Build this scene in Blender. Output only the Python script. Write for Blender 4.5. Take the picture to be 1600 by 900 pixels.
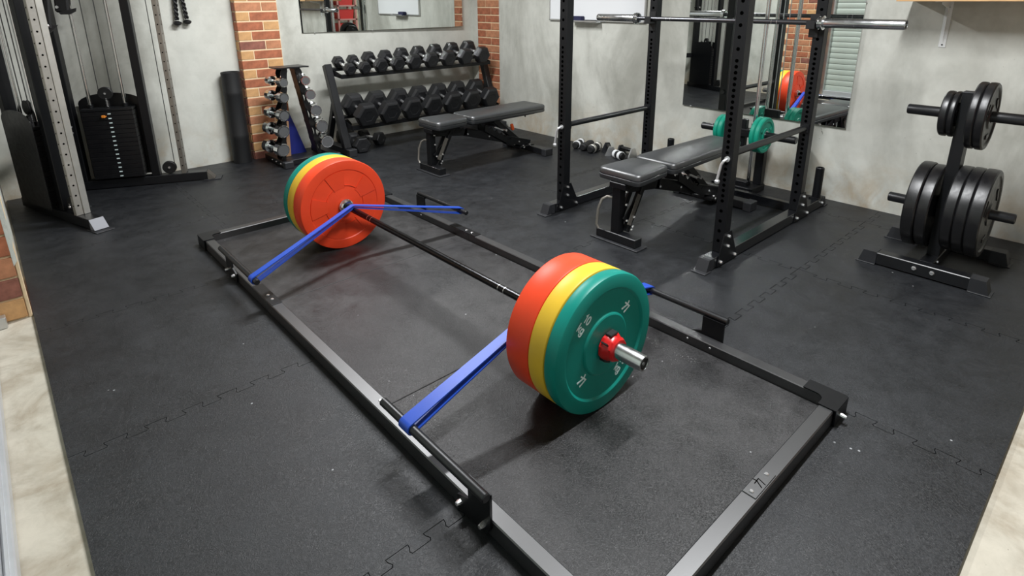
import bpy, bmesh, math, random
from mathutils import Vector, Matrix, Euler
random.seed(7)
for o in list(bpy.data.objects):
    bpy.data.objects.remove(o)
SC = bpy.context.scene
COL = SC.collection
PI = math.pi

# ------------------------------------------------------------------ camera
cam_data = bpy.data.cameras.new('camera')
cam = bpy.data.objects.new('camera', cam_data)
COL.objects.link(cam)
rgt = Vector((0.7412629980724832, -0.6711864551123343, -0.006157122894021361))
dwn = Vector((-0.1999228886146905, -0.21202089660430576, -0.9565970823764122))
fwd = Vector((0.6407495659745324, 0.710320971024258, -0.2913487803760359))
mw = Matrix.Identity(4)
for i in range(3):
    mw[i][0] = rgt[i]; mw[i][1] = -dwn[i]; mw[i][2] = -fwd[i]
mw.translation = Vector((-1.2291, -1.91203, 1.23259))
cam.matrix_world = mw
cam_data.sensor_fit = 'HORIZONTAL'
cam_data.sensor_width = 36
cam_data.lens = 913.264 * 36 / 1600
cam_data.shift_y = -(450 - 274.75) / 1600
cam_data.clip_start = 0.02
SC.camera = cam

# ------------------------------------------------------------------ world, exposure
SC.view_settings.view_transform = 'Standard'
SC.view_settings.look = 'None'
SC.view_settings.gamma = 1
SC.view_settings.use_curve_mapping = False
SC.view_settings.exposure = 0.78
w = bpy.data.worlds.new('world'); SC.world = w
w.use_nodes = True
w.node_tree.nodes['Background'].inputs[0].default_value = (0.7, 0.8, 1, 1)
w.node_tree.nodes['Background'].inputs[1].default_value = 0.3

# ------------------------------------------------------------------ lights (LED battens under the ceiling)
def batten_light(x, y, power):
    l = bpy.data.lights.new('batten_light', 'AREA')
    l.shape = 'RECTANGLE'; l.size = 1.15; l.size_y = 0.10
    l.energy = power; l.color = (0.97, 0.985, 1.0)
    o = bpy.data.objects.new('batten_light', l); COL.objects.link(o)
    o.location = (x, y, 2.325)
    return o
batten_light(0.57, -1.09, 46)
batten_light(0.57, 1.32, 46)

# ------------------------------------------------------------------ materials
def _mat(name):
    m = bpy.data.materials.new(name); m.use_nodes = True
    return m, m.node_tree, m.node_tree.nodes['Principled BSDF']

def mat(name, col, rough=.5, metal=0., var=0., vscale=8., bump=0., bscale=200., rvar=0., coat=0., spec=.5):
    """plain surface colour, with optional noise variation of colour, gloss and relief"""
    m, t, b = _mat(name)
    b.inputs['Base Color'].default_value = (*col, 1)
    b.inputs['Roughness'].default_value = rough
    b.inputs['Metallic'].default_value = metal
    b.inputs['Coat Weight'].default_value = coat
    b.inputs['Specular IOR Level'].default_value = spec
    tc = t.nodes.new('ShaderNodeTexCoord')
    if var or rvar:
        n = t.nodes.new('ShaderNodeTexNoise'); n.inputs['Scale'].default_value = vscale
        n.inputs['Detail'].default_value = 6; n.inputs['Roughness'].default_value = .6
        t.links.new(tc.outputs['Object'], n.inputs['Vector'])
        if var:
            r = t.nodes.new('ShaderNodeMapRange')
            r.inputs[1].default_value = .3; r.inputs[2].default_value = .7
            r.inputs[3].default_value = 1 - var; r.inputs[4].default_value = 1 + var
            t.links.new(n.outputs[0], r.inputs[0])
            mx = t.nodes.new('ShaderNodeVectorMath'); mx.operation = 'SCALE'
            mx.inputs[0].default_value = col
            t.links.new(r.outputs[0], mx.inputs['Scale'])
            t.links.new(mx.outputs[0], b.inputs['Base Color'])
        if rvar:
            r = t.nodes.new('ShaderNodeMapRange')
            r.inputs[1].default_value = .3; r.inputs[2].default_value = .7
            r.inputs[3].default_value = rough - rvar; r.inputs[4].default_value = rough + rvar
            t.links.new(n.outputs[0], r.inputs[0]); t.links.new(r.outputs[0], b.inputs['Roughness'])
    if bump:
        n = t.nodes.new('ShaderNodeTexNoise'); n.inputs['Scale'].default_value = bscale
        n.inputs['Detail'].default_value = 4
        t.links.new(tc.outputs['Object'], n.inputs['Vector'])
        bp = t.nodes.new('ShaderNodeBump'); bp.inputs['Strength'].default_value = bump
        bp.inputs['Distance'].default_value = .002
        t.links.new(n.outputs[0], bp.inputs['Height']); t.links.new(bp.outputs[0], b.inputs['Normal'])
    return m

def ramp(t, src, stops):
    r = t.nodes.new('ShaderNodeValToRGB')
    e = r.color_ramp.elements
    while len(e) < len(stops): e.new(.5)
    for i, (p, c) in enumerate(stops):
        e[i].position = p; e[i].color = (*c, 1) if len(c) == 3 else c
    t.links.new(src, r.inputs[0])
    return r.outputs[0]

def noise(t, vec, scale, detail=6, rough=.6, dist=0.):
    n = t.nodes.new('ShaderNodeTexNoise')
    n.inputs['Scale'].default_value = scale; n.inputs['Detail'].default_value = detail
    n.inputs['Roughness'].default_value = rough; n.inputs['Distortion'].default_value = dist
    t.links.new(vec, n.inputs['Vector'])
    return n.outputs[0]

def mixc(t, fac, a, b, mode='MIX'):
    m = t.nodes.new('ShaderNodeMix'); m.data_type = 'RGBA'; m.blend_type = mode
    for s, v in ((0, fac), (6, a), (7, b)):
        if isinstance(v, (int, float)): m.inputs[s].default_value = v
        elif isinstance(v, tuple): m.inputs[s].default_value = (*v, 1)
        else: t.links.new(v, m.inputs[s])
    return m.outputs[2]

def rubber(name, lo, hi, rough, speck=1.0, flake=0.0, mot=.5):
    """vulcanised crumb rubber: soft mottling, pressed crumbs, a few pale specks"""
    m, t, b = _mat(name)
    g = t.nodes.new('ShaderNodeNewGeometry'); P = g.outputs['Position']
    big = noise(t, P, 1.7, 5, .65)
    mid = noise(t, P, 9, 8, .72, .15)
    fine = noise(t, P, 120, 4, .65, 2.2)
    c1 = ramp(t, big, [(.34, lo), (.66, hi)])
    c2 = mixc(t, .75, c1, ramp(t, mid, [(.32, (1 - mot,) * 3), (.70, (1 + mot, 1 + mot * .96, 1 + mot * .94))]), 'MULTIPLY')
    c3 = mixc(t, .7 + flake, c2, ramp(t, fine, [(.34, (.50, .50, .50)), (.66, (1.5, 1.5, 1.5))]), 'MULTIPLY')
    v = t.nodes.new('ShaderNodeTexVoronoi'); v.inputs['Scale'].default_value = 13
    v.inputs['Randomness'].default_value = 1
    t.links.new(P, v.inputs['Vector'])
    dot = ramp(t, v.outputs['Distance'], [(.035, (speck,) * 3), (.05, (0, 0, 0))])
    sel = ramp(t, noise(t, P, 3.1, 2), [(.53, (0, 0, 0)), (.55, (1, 1, 1))])
    dm = mixc(t, 1.0, dot, sel, 'MULTIPLY')
    c4 = mixc(t, dm, c3, (.33, .34, .35))
    t.links.new(c4, b.inputs['Base Color'])
    rr = t.nodes.new('ShaderNodeMapRange')
    rr.inputs[1].default_value = .3; rr.inputs[2].default_value = .7
    rr.inputs[3].default_value = rough - .09; rr.inputs[4].default_value = rough + .1
    t.links.new(mid, rr.inputs[0]); t.links.new(rr.outputs[0], b.inputs['Roughness'])
    bp = t.nodes.new('ShaderNodeBump'); bp.inputs['Strength'].default_value = .6
    bp.inputs['Distance'].default_value = .0022
    t.links.new(fine, bp.inputs['Height']); t.links.new(bp.outputs[0], b.inputs['Normal'])
    b.inputs['Specular IOR Level'].default_value = .5
    return m

def concrete(name, base, dark, stain, low=True, scale=1.0):
    """cast concrete: broad grey clouds, pits, rusty stain towards the floor"""
    m, t, b = _mat(name)
    g = t.nodes.new('ShaderNodeNewGeometry'); P = g.outputs['Position']
    mp = t.nodes.new('ShaderNodeMapping'); mp.inputs['Scale'].default_value = (1, 1, .45)
    t.links.new(P, mp.inputs['Vector'])
    big = noise(t, mp.outputs[0], 1.6 * scale, 6, .62, .5)
    mid = noise(t, P, 6 * scale, 6, .65, .3)
    c = ramp(t, big, [(.33, dark), (.52, base), (.72, tuple(min(1, x * 1.09) for x in base))])
    c = mixc(t, .8, c, ramp(t, mid, [(.3, (.84, .84, .83)), (.6, (1.03, 1.03, 1.03))]), 'MULTIPLY')
    pit = ramp(t, noise(t, P, 26 * scale, 3, .7, .8), [(.25, (.35, .34, .32)), (.31, (1, 1, 1))])
    gate = ramp(t, noise(t, P, 2.3, 2), [(.5, (0, 0, 0)), (.62, (1, 1, 1))])
    c = mixc(t, gate, c, mixc(t, 1.0, c, pit, 'MULTIPLY'))
    if low:
        sx = t.nodes.new('ShaderNodeSeparateXYZ'); t.links.new(P, sx.inputs[0])
        h = ramp(t, sx.outputs[2], [(0.02, (1, 1, 1)), (.38, (0, 0, 0))])
        s = ramp(t, noise(t, P, 5, 5, .7, .5), [(.42, (0, 0, 0)), (.7, (.75, .75, .75))])
        f = mixc(t, 1.0, h, s, 'MULTIPLY')
        c = mixc(t, f, c, stain)
    t.links.new(c, b.inputs['Base Color'])
    b.inputs['Roughness'].default_value = .85
    bp = t.nodes.new('ShaderNodeBump'); bp.inputs['Strength'].default_value = .25
    bp.inputs['Distance'].default_value = .004
    t.links.new(mid, bp.inputs['Height']); t.links.new(bp.outputs[0], b.inputs['Normal'])
    return m

M = {}
M['tile'] = rubber('floor_rubber', (.0090, .0100, .0120), (.0195, .0212, .0240), .43, 1.0, .1, .42)
M['slab'] = rubber('slab_rubber', (.0115, .0115, .0125), (.039, .038, .0385), .42, 1.0, .3, .8)
M['wall'] = concrete('wall_concrete', (.63, .635, .58), (.40, .40, .355), (.42, .30, .16))
M['slabfloor'] = concrete('floor_concrete', (.54, .50, .415), (.36, .31, .235), (.45, .33, .2), False, 2.6)
M['ceiling'] = mat('ceiling_paint', (.62, .62, .60), .9, var=.05, vscale=2)
M['powder'] = mat('black_powder_coat', (.0040, .0044, .0056), .42, spec=.36, rvar=.05, vscale=5, bump=.12, bscale=450)
M['powder_gloss'] = mat('satin_black_steel', (.0055, .006, .0075), .36, rvar=.03, vscale=4, bump=.05, bscale=500, spec=.6)
M['railmat'] = mat('satin_frame_steel', (.005, .0055, .007), .42, rvar=.02, vscale=4, bump=.03, bscale=500, spec=1.0)
M['railmat'].node_tree.nodes['Principled BSDF'].inputs['IOR'].default_value = 1.68
M['beam'] = mat('glossy_black_beam', (.006, .0065, .008), .20, rvar=.03, vscale=4, spec=1.0)
M['matte'] = mat('matte_black_plastic', (.006, .006, .0065), .55)
M['cap'] = mat('rubber_end_cap', (.020, .021, .024), .5, bump=.1, bscale=300)
M['hole'] = mat('hole_dark', (.0005, .0005, .0005), 1.0, spec=0.0)
M['shaft'] = mat('black_bar_steel', (.035, .035, .037), .24, 1.0, rvar=.03, vscale=30, bump=.06, bscale=900)
M['shaftgrey'] = mat('grey_bar_steel', (.13, .13, .14), .34, 1.0)
M['chrome'] = mat('chrome', (.78, .79, .80), .13, 1.0)
M['steel'] = mat('brushed_steel', (.62, .63, .64), .24, 1.0, rvar=.05, vscale=30)
M['galv'] = mat('dull_perforated_steel', (.30, .28, .25), .42, .8, var=.12, vscale=12)
M['galvlight'] = mat('pale_perforated_steel', (.62, .61, .57), .38, .7, var=.12, vscale=9)  # on the trainer post this paler tone paints the lit face
M['galvmid'] = mat('shaded_face_steel', (.40, .385, .35), .45, .5, var=.2, vscale=9)  # darker copy of the post steel, shade put into the colour
M['bolt'] = mat('zinc_bolt', (.85, .85, .86), .25, .9)
M['red'] = mat('red_bumper_rubber', (.80, .065, .020), .42, spec=.32, var=.06, vscale=9, bump=.05)
M['yellow'] = mat('yellow_bumper_rubber', (.72, .46, .035), .42, spec=.32, var=.05, vscale=9, bump=.05)
M['green'] = mat('green_bumper_rubber', (.002, .215, .172), .40, spec=.32, var=.06, vscale=9, bump=.05)
M['greenbright'] = mat('green_urethane', (.006, .27, .18), .45, spec=.3, var=.06, vscale=9)
M['letter'] = mat('pale_print', (.74, .88, .87), .6)
M['redclamp'] = mat('red_clamp_plastic', (.62, .012, .012), .3)
M['blue'] = mat('blue_latex', (.017, .072, .45), .42, var=.08, vscale=20)
M['vinyl'] = mat('black_vinyl', (.018, .0205, .023), .40, spec=1.0, bump=.12, bscale=600, rvar=.04)
M['vinyl'].node_tree.nodes['Principled BSDF'].inputs['IOR'].default_value = 1.65
M['hexrubber'] = mat('dumbbell_rubber', (.0085, .009, .0105), .45, bump=.15, bscale=300)
M['iron'] = mat('black_iron_plate', (.007, .007, .008), .35, bump=.10, bscale=350, rvar=.08, vscale=30)
M['white'] = mat('white_enamel', (.86, .88, .90), .18)
M['alu'] = mat('aluminium', (.62, .63, .63), .35, .8)
M['whitemetal'] = mat('white_bracket', (.80, .81, .80), .35)
M['wood'] = mat('pine_board', (.66, .40, .19), .5, var=.12, vscale=14)
M['oldwood'] = mat('weathered_timber', (.42, .38, .27), .8, var=.3, vscale=18)
M['plank'] = mat('brown_plank', (.42, .24, .13), .6, var=.15, vscale=20)
M['blueboard'] = mat('navy_blue_board', (.012, .020, .19), .4)
M['door'] = mat('roller_door_steel', (.50, .56, .50), .45, .1, var=.05, vscale=4)
M['rail'] = mat('pale_aluminium_rail', (.62, .64, .66), .4, .5, var=.06, vscale=9)
M['orange'] = mat('orange_plastic', (.80, .12, .03), .4)
M['amber'] = mat('amber_pin', (.75, .25, .03), .4)
M['mortar'] = mat('mortar', (.80, .62, .40), .9, var=.1, vscale=20, bump=.4, bscale=120)
M['plaster'] = mat('chipped_plaster', (.50, .52, .47), .9, var=.12, vscale=15, bump=.4, bscale=60)
M['foam'] = mat('black_foam_mat', (.008, .0085, .0095), .6, bump=.2, bscale=400)
M['maroon'] = mat('red_crate_plastic', (.50, .025, .02), .45)
M['pinkshelf'] = mat('faded_red_steel', (.50, .22, .20), .5)
M['dkblue'] = mat('dark_blue_felt', (.02, .022, .07), .8)
M['cable'] = mat('cable_sheath', (.03, .03, .03), .4)
M['tip'] = mat('foot_tip', (.22, .23, .26), .5)
M['logo'] = mat('faint_logo_paint', (.035, .035, .033), .6)
M['tipbright'] = mat('bright_zinc', (.60, .61, .62), .38, .6)
M['lamp'] = mat('lamp_housing', (.8, .8, .8), .4)
BR = [mat('brick_red', (.40, .135, .068), .85, var=.28, vscale=25, bump=.4, bscale=120),
      mat('brick_purple', (.27, .105, .075), .85, var=.35, vscale=22, bump=.4, bscale=120),
      mat('brick_tan', (.60, .34, .15), .85, var=.15, vscale=25, bump=.4, bscale=120),
      mat('brick_pink', (.50, .22, .115), .85, var=.22, vscale=25, bump=.4, bscale=120)]
mm, tt, bb = _mat('mirror_glass')
bb.inputs['Base Color'].default_value = (.82, .85, .83, 1); bb.inputs['Metallic'].default_value = 1
bb.inputs['Roughness'].default_value = 0.0
M['mirror'] = mm

# ------------------------------------------------------------------ mesh helpers
class MB:
    def __init__(s): s.bm = bmesh.new()
    def box(s, c, d, rot=None, bev=0.0, seg=1):
        r = bmesh.ops.create_cube(s.bm, size=1)
        vs = r['verts']
        mt = Matrix.Translation(Vector(c))
        if rot is not None:
            mt = mt @ (rot.to_4x4() if isinstance(rot, Matrix) else Euler(rot).to_matrix().to_4x4())
        mt = mt @ Matrix.Diagonal((d[0], d[1], d[2], 1))
        bmesh.ops.transform(s.bm, matrix=mt, verts=vs)
        if bev:
            es = list({e for v in vs for e in v.link_edges})
            bmesh.ops.bevel(s.bm, geom=es, offset=min(bev, min(d) * .45), segments=seg, affect='EDGES', profile=.5)
        return s
    def span(s, a, b, bev=0.0, seg=1):
        return s.box([(a[i] + b[i]) / 2 for i in range(3)], [abs(b[i] - a[i]) for i in range(3)], None, bev, seg)
    def beam(s, p0, p1, w, h, bev=0.0, up=(0, 0, 1)):
        p0 = Vector(p0); p1 = Vector(p1); d = p1 - p0; L = d.length; d.normalize()
        y = Vector(up).cross(d)
        if y.length < 1e-4: y = Vector((0, 1, 0)).cross(d)
        y.normalize(); z = d.cross(y)
        R = Matrix((d, y, z)).transposed()
        return s.box((p0 + p1) / 2, (L, w, h), R, bev)
    def cyl(s, p0, p1, r, n=16, r2=None):
        r2 = r if r2 is None else r2
        return s.lathe([(0, 0), (r, 0), (r2, (Vector(p1) - Vector(p0)).length), (0, (Vector(p1) - Vector(p0)).length)], p0, Vector(p1) - Vector(p0), n)
    def lathe(s, prof, org, axis, n=24, phase=0.):
        org = Vector(org); q = Vector(axis).to_track_quat('Z', 'Y')
        rings = []
        for r, t in prof:
            if r < 1e-6: rings.append([s.bm.verts.new(org + q @ Vector((0, 0, t)))])
            else: rings.append([s.bm.verts.new(org + q @ Vector((r * math.cos(2 * PI * k / n + phase), r * math.sin(2 * PI * k / n + phase), t))) for k in range(n)])
        for a, b in zip(rings, rings[1:]):
            for k in range(n):
                k2 = (k + 1) % n
                if len(a) == 1 and len(b) == 1: continue
                if len(a) == 1: s.bm.faces.new((a[0], b[k2], b[k]))
                elif len(b) == 1: s.bm.faces.new((a[k], a[k2], b[0]))
                else: s.bm.faces.new((a[k], a[k2], b[k2], b[k]))
        return s
    def tube(s, pts, r, n=8):
        pts = [Vector(p) for p in pts]
        prev = None; up = None
        for i, p in enumerate(pts):
            d = (pts[min(i + 1, len(pts) - 1)] - pts[max(i - 1, 0)]).normalized()
            if up is None:
                up = Vector((0, 0, 1)) if abs(d.z) < .9 else Vector((1, 0, 0))
            x = (up - d * up.dot(d)).normalized(); y = d.cross(x); up = x
            ring = [s.bm.verts.new(p + (x * math.cos(2 * PI * k / n) + y * math.sin(2 * PI * k / n)) * r) for k in range(n)]
            if prev:
                for k in range(n): s.bm.faces.new((prev[k], prev[(k + 1) % n], ring[(k + 1) % n], ring[k]))
            else: s.bm.faces.new(ring[::-1])
            prev = ring
        s.bm.faces.new(prev)
        return s
    def prism(s, pts, vec):
        vec = Vector(vec)
        a = [s.bm.verts.new(Vector(p)) for p in pts]; b = [s.bm.verts.new(Vector(p) + vec) for p in pts]
        n = len(a)
        s.bm.faces.new(a[::-1]); s.bm.faces.new(b)
        for k in range(n): s.bm.faces.new((a[k], a[(k + 1) % n], b[(k + 1) % n], b[k]))
        return s
    def strip(s, path, yc, hw, th, closed=True):
        """flat band: path of (x, z) points, centre y and half width per point, thickness th"""
        n = len(path); prev = None; first = None
        for i in range(n + (1 if closed else 0)):
            j = i % n
            if closed and i == n: ring = first
            else:
                a = Vector(path[(j - 1) % n] if closed or j else path[j]); b = Vector(path[(j + 1) % n] if closed or j < n - 1 else path[j])
                d = (b - a).normalized(); nx, nz = d.y, -d.x
                x, z = path[j]; y = yc[j]; h = hw[j]
                ring = [s.bm.verts.new((x, y - h, z)), s.bm.verts.new((x, y + h, z)),
                        s.bm.verts.new((x + nx * th, y + h, z + nz * th)), s.bm.verts.new((x + nx * th, y - h, z + nz * th))]
                if first is None: first = ring
            if prev:
                for k in range(4): s.bm.faces.new((prev[k], prev[(k + 1) % 4], ring[(k + 1) % 4], ring[k]))
            prev = ring
        return s

def obj(name, mb, m, parent=None, label=None, kind=None, sharp=.6):
    bm = mb.bm
    bmesh.ops.recalc_face_normals(bm, faces=bm.faces)
    for f in bm.faces: f.smooth = True
    for e in bm.edges:
        if len(e.link_faces) == 2 and e.calc_face_angle(0) > sharp: e.smooth = False
    me = bpy.data.meshes.new(name); bm.to_mesh(me); bm.free()
    if isinstance(m, str): m = M[m]
    me.materials.append(m)
    o = bpy.data.objects.new(name, me); COL.objects.link(o)
    if parent: o.parent = parent
    if label: o['label'] = label
    if kind: o['kind'] = kind
    return o
def mesh_obj(name, me, parent, label=None, loc=(0, 0, 0), rot=(0, 0, 0)):
    o = bpy.data.objects.new(name, me); COL.objects.link(o); o.parent = parent
    o.location = loc; o.rotation_euler = rot
    if label: o['label'] = label
    return o
def tag(o, label, cat, group=None):
    o['label'] = label; o['category'] = cat
    if group: o['group'] = group
    return o
def thing(name, label, cat, group=None, loc=(0, 0, 0), rotz=0):
    o = bpy.data.objects.new(name, None); COL.objects.link(o)
    o.location = loc; o.rotation_euler = (0, 0, rotz); o.empty_display_size = .05
    return tag(o, label, cat, group)
def settle(t, loc):
    """parts were built in room coordinates: move the thing's origin to its base"""
    inv = Matrix.Translation(-Vector(loc))
    done = set()
    def walk(o, top):
        for c in o.children:
            if c.type == 'MESH' and c.location.length < 1e-9 and c.data.name not in done:
                c.data.transform(inv); done.add(c.data.name)
                walk(c, False)
            elif top: c.location = Vector(c.location) - Vector(loc)
            else: pass
    walk(t, True)
    t.location = loc
    return t
def children_of(o): return [c for c in ALLCH.get(o.name, [])]
ALLCH = {}
def kids(root):
    return [o for o in bpy.data.objects if o.parent == root]
def dup(root, loc=None, label=None, rotz=None):
    r = root.copy(); COL.objects.link(r)
    if loc is not None: r.location = loc
    if rotz is not None: r.rotation_euler = (0, 0, rotz)
    if label: r['label'] = label
    def rec(src, dst):
        for c in kids(src):
            d = c.copy(); COL.objects.link(d); d.parent = dst
            rec(c, d)
    rec(root, r)
    return r
def struct(name, mb, m, parent=None, label=None):
    o = obj(name, mb, m, parent)
    if parent is None:
        o['kind'] = 'structure'
        if label: o['label'] = label
    return o
# ================================================================== STRUCTURE
XR = 2.60; YB = 2.93; XL = -1.27; XD = -1.42; YN = -3.2; ZC = 2.36; ZS = -.012
fl = struct('floor', MB().span((XD - .15, YN - .1, ZS - .1), (XR + .1, YB + .1, ZS)), 'slabfloor', None, 'pale bare concrete garage floor under black rubber tiles')
struct('ceiling', MB().span((XD - .15, YN - .1, ZC), (XR + .1, YB + .1, ZC + .1)), 'ceiling')

# interlocking rubber tiles: jigsaw seams shared by neighbours
XS = [-1.262, -.357, .572, 1.45, 2.33, XR - .004]
YS = [-1.842, -.952, -.070, .812, 1.694, 2.576, YB - .004]
PITCH = .1035; DEP = .0265
def seam(a0, a1, horiz, c):
    """tabbed seam from a0 to a1 along one axis at offset c, first and last stretch straight"""
    L = a1 - a0; n = max(1, int((L - .05) / PITCH)); st = (L - n * PITCH) / 2
    pts = [(a0, c)]
    for k in range(n):
        b = a0 + st + k * PITCH; u = .007; e = .004
        pts += [(b + e, c), (b + u * .4, c - DEP * .35), (b - u * .4, c - DEP * .75), (b + e * .2, c - DEP), (b + PITCH / 2 - e * .2, c - DEP), (b + PITCH / 2 + u * .4, c - DEP * .75), (b + PITCH / 2 - u * .4, c - DEP * .35), (b + PITCH / 2 - e, c)]
    pts.append((a1, c))
    return pts if horiz else [(y, x) for x, y in pts]
def straight(a0, a1, horiz, c): return [(a0, c), (a1, c)] if horiz else [(c, a0), (c, a1)]
def inset(poly, g):
    n = len(poly); out = []
    for i in range(n):
        p0 = Vector(poly[i - 1]); p1 = Vector(poly[i]); p2 = Vector(poly[(i + 1) % n])
        d1 = (p1 - p0).normalized(); d2 = (p2 - p1).normalized()
        n1 = Vector((-d1.y, d1.x)); n2 = Vector((-d2.y, d2.x))
        b = n1 + n2
        b = b / max(.5, b.dot(b) / 2)
        out.append(p1 + b * g)
    return out
for i in range(len(XS) - 1):
    for j in range(len(YS) - 1):
        x0, x1, y0, y1 = XS[i], XS[i + 1], YS[j], YS[j + 1]
        fb = straight if j == 0 else seam; ft = straight if j == len(YS) - 2 else seam
        fL = straight if i == 0 else seam; fR = straight if i == len(XS) - 2 else seam
        poly = fb(x0, x1, True, y0)[:-1] + fR(y0, y1, False, x1)[:-1] + ft(x0, x1, True, y1)[::-1][:-1] + fL(y0, y1, False, x0)[::-1][:-1]
        q = inset(poly, (.0009 if j < 2 else .0004) + .0005 * random.random())
        obj('rubber_tile', MB().prism([(p.x, p.y, ZS) for p in q], (0, 0, -ZS)), 'tile', fl)

# walls
wr = struct('wall_right', MB().span((XR, YN, ZS), (XR + .15, 2.505, ZC)).span((XR + .03, 2.505, ZS), (XR + .15, 2.835, ZC)).span((XR, 2.835, ZS), (XR + .15, YB + .15, ZC)), 'wall')
obj('mortar', MB().span((XR + .004, 2.506, ZS), (XR + .03, 2.834, ZC)), 'mortar', wr)
wb = struct('wall_back', MB().span((XL - .2, YB, ZS), (XR, YB + .15, ZC)), 'wall')
obj('mortar', MB().span((.288, 2.853, ZS), (.602, YB, ZC)), 'mortar', wb)
wl = struct('wall_left', MB().span((XL - .02, 1.49, ZS), (XL, YB, ZC)).span((XD - .2, 1.03, ZS), (XL - .02, YB, ZC)), 'wall')
obj('mortar', MB().span((XD - .2, 1.012, ZS), (XL - .006, 1.03, ZC)).span((XL - .02, 1.03, ZS), (XL - .010, 1.489, ZC)), 'mortar', wl)
obj('plaster_return', MB().span((XL - .006, 1.004, ZS), (XL + .006, 1.05, ZC), .002), 'mortar', wl, 'pale mortar edge')
obj('plaster_edge', MB().prism([(XL - .012, 1.005, 2.2), (XL + .004, 1.02, 2.2), (XL + .006, 1.016, .5), (XL + .012, 1.0, .36), (XL + .002, .99, .30), (XL + .004, 1.0, .24), (XL - .010, 1.0, .22), (XL - .014, 1.002, .6)], (-.004, .040, 0)), 'plaster', wl, 'chipped grey plaster edge')
wf = struct('wall_front', MB().span((XD - .3, YN - .15, ZS), (XR + .15, YN, ZC)), 'wall')
BRMESH = {}
def brick(dims, mi, loc, parent):
    key = (dims, mi)
    if key not in BRMESH:
        o = obj('brick', MB().box((0, 0, 0), dims, None, .003), BR[mi], parent); BRMESH[key] = o.data
    else:
        o = mesh_obj('brick', BRMESH[key], parent)
    o.location = loc
    return o
C = .0722; HB = .062
def pick(w): return random.choices(range(4), w)[0]
for k in range(32):
    z = ZS + .006 + HB / 2 + k * C
    if z > ZC - .04: break
    # left pier, front face and its left cheek
    if k % 2 == 0:
        ws = [(.288, .192), (.486, .116)]
    else:
        ws = [(.288, .094), (.388, .214)]
    for q, (x, l) in enumerate(ws):
        mi = (pick((5, 3, 0, 2)) if l > .15 else 2 if random.random() < .6 else 3)
        brick((round(l, 3), .03, HB), mi, (x - .003 + l / 2, 2.85 + .015, z), wb)
    brick((.012, .062, HB), pick((2, 3, 1, 1)), (.285 + .002, 2.897, z), wb)
    # right pier in the wall by the corner
    cuts = ((2.507, .118), (2.633, .2)) if k % 2 else ((2.507, .2), (2.715, .118))
    for y, l in cuts:
        brick((.03, l, HB), pick((6, 0, 0, 4)), (XR + .001 + .012, y + l / 2, z), wr)
    # nib beside the roller door
    hn = .085
    zz = ZS + .008 + k * .0905 + .04
    if zz < ZC - .05:
        if k % 2:
            brick((.165, .03, .080), 1 if k % 4 == 1 else 0, (XL - .008 - .0825, 1.004 + .012, zz), wl)
            brick((.165, .03, .080), 2, (XL - .008 - .0825 - .175, 1.004 + .012, zz), wl)
        else:
            brick((.15, .03, .080), (2, 3, 0, 3)[(k // 2) % 4], (XL - .008 - .075, 1.004 + .012, zz), wl)
            brick((.15, .03, .080), 3, (XL - .008 - .075 - .16, 1.004 + .012, zz), wl)
for k in range(32):
    z = ZS + .006 + HB / 2 + k * C
    if z > ZC - .04: break
    for y, l in (((1.034, .118), (1.160, .2), (1.368, .118)) if k % 2 else ((1.034, .2), (1.242, .2))):
        brick((.03, l, HB), pick((5, 1, 1, 4)), (XL - .006 - .012, y + l / 2, z), wl)
# roller door on the left, with slats and a bottom rail
dr = struct('door_1', MB().span((XD - .16, -2.2, ZS), (XD - .12, 1.0, ZC)), 'door', None, 'closed pale green-grey steel roller door')
SL = None
for k in range(33):
    z = .10 + k * .066
    if SL is None:
        mb = MB(); pr = [(0, 0), (.006, .0008), (.008, .004), (.0095, .030), (.008, .057), (.006, .0615), (0, .0625), (-.004, .0625), (-.004, 0)]
        mb.prism([(XD + x - .002, -2.2, zz_) for x, zz_ in pr], (0, 3.19, 0))
        o = obj('slat', mb, 'door', dr); SL = o.data
    else: o = mesh_obj('slat', SL, dr)
    o.location = (-.03, 0, z)
obj('bottom_rail', MB().span((XD - .02, -2.2, ZS + .002), (XD + .035, .99, .045), .004).span((XD - .035, -2.2, .045), (XD + .012, .99, .10), .004).span((XD + .018, -2.2, .045), (XD + .024, .99, .056)), 'rail', dr, 'pale aluminium bottom rail')
obj('door_guide', MB().span((XD - .04, .965, ZS), (XD + .03, 1.0, ZC)), 'alu', dr, 'grey door guide channel')
obj('guide_bracket', MB().span((XD + .03, .955, ZS), (XD + .075, .995, .035), .003), 'alu', dr, 'small grey floor bracket')

# ceiling lamps
for n, (x, y) in enumerate(((.57, -1.09), (.57, 1.32))):
    t = thing('ceiling_batten', 'white ceiling batten lamp %s' % ('over the near end of the barbell' if n == 0 else 'over the far end of the barbell'), 'lamp', 'ceiling batten lamps', (x, y, 2.33))
    obj('housing', MB().box((0, 0, .015), (1.25, .12, .03), None, .004), 'lamp', t)
    obj('end_cap', MB().box((-.63, 0, .013), (.012, .12, .03)), 'lamp', t); obj('end_cap', MB().box((.63, 0, .013), (.012, .12, .03)), 'lamp', t)

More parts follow.
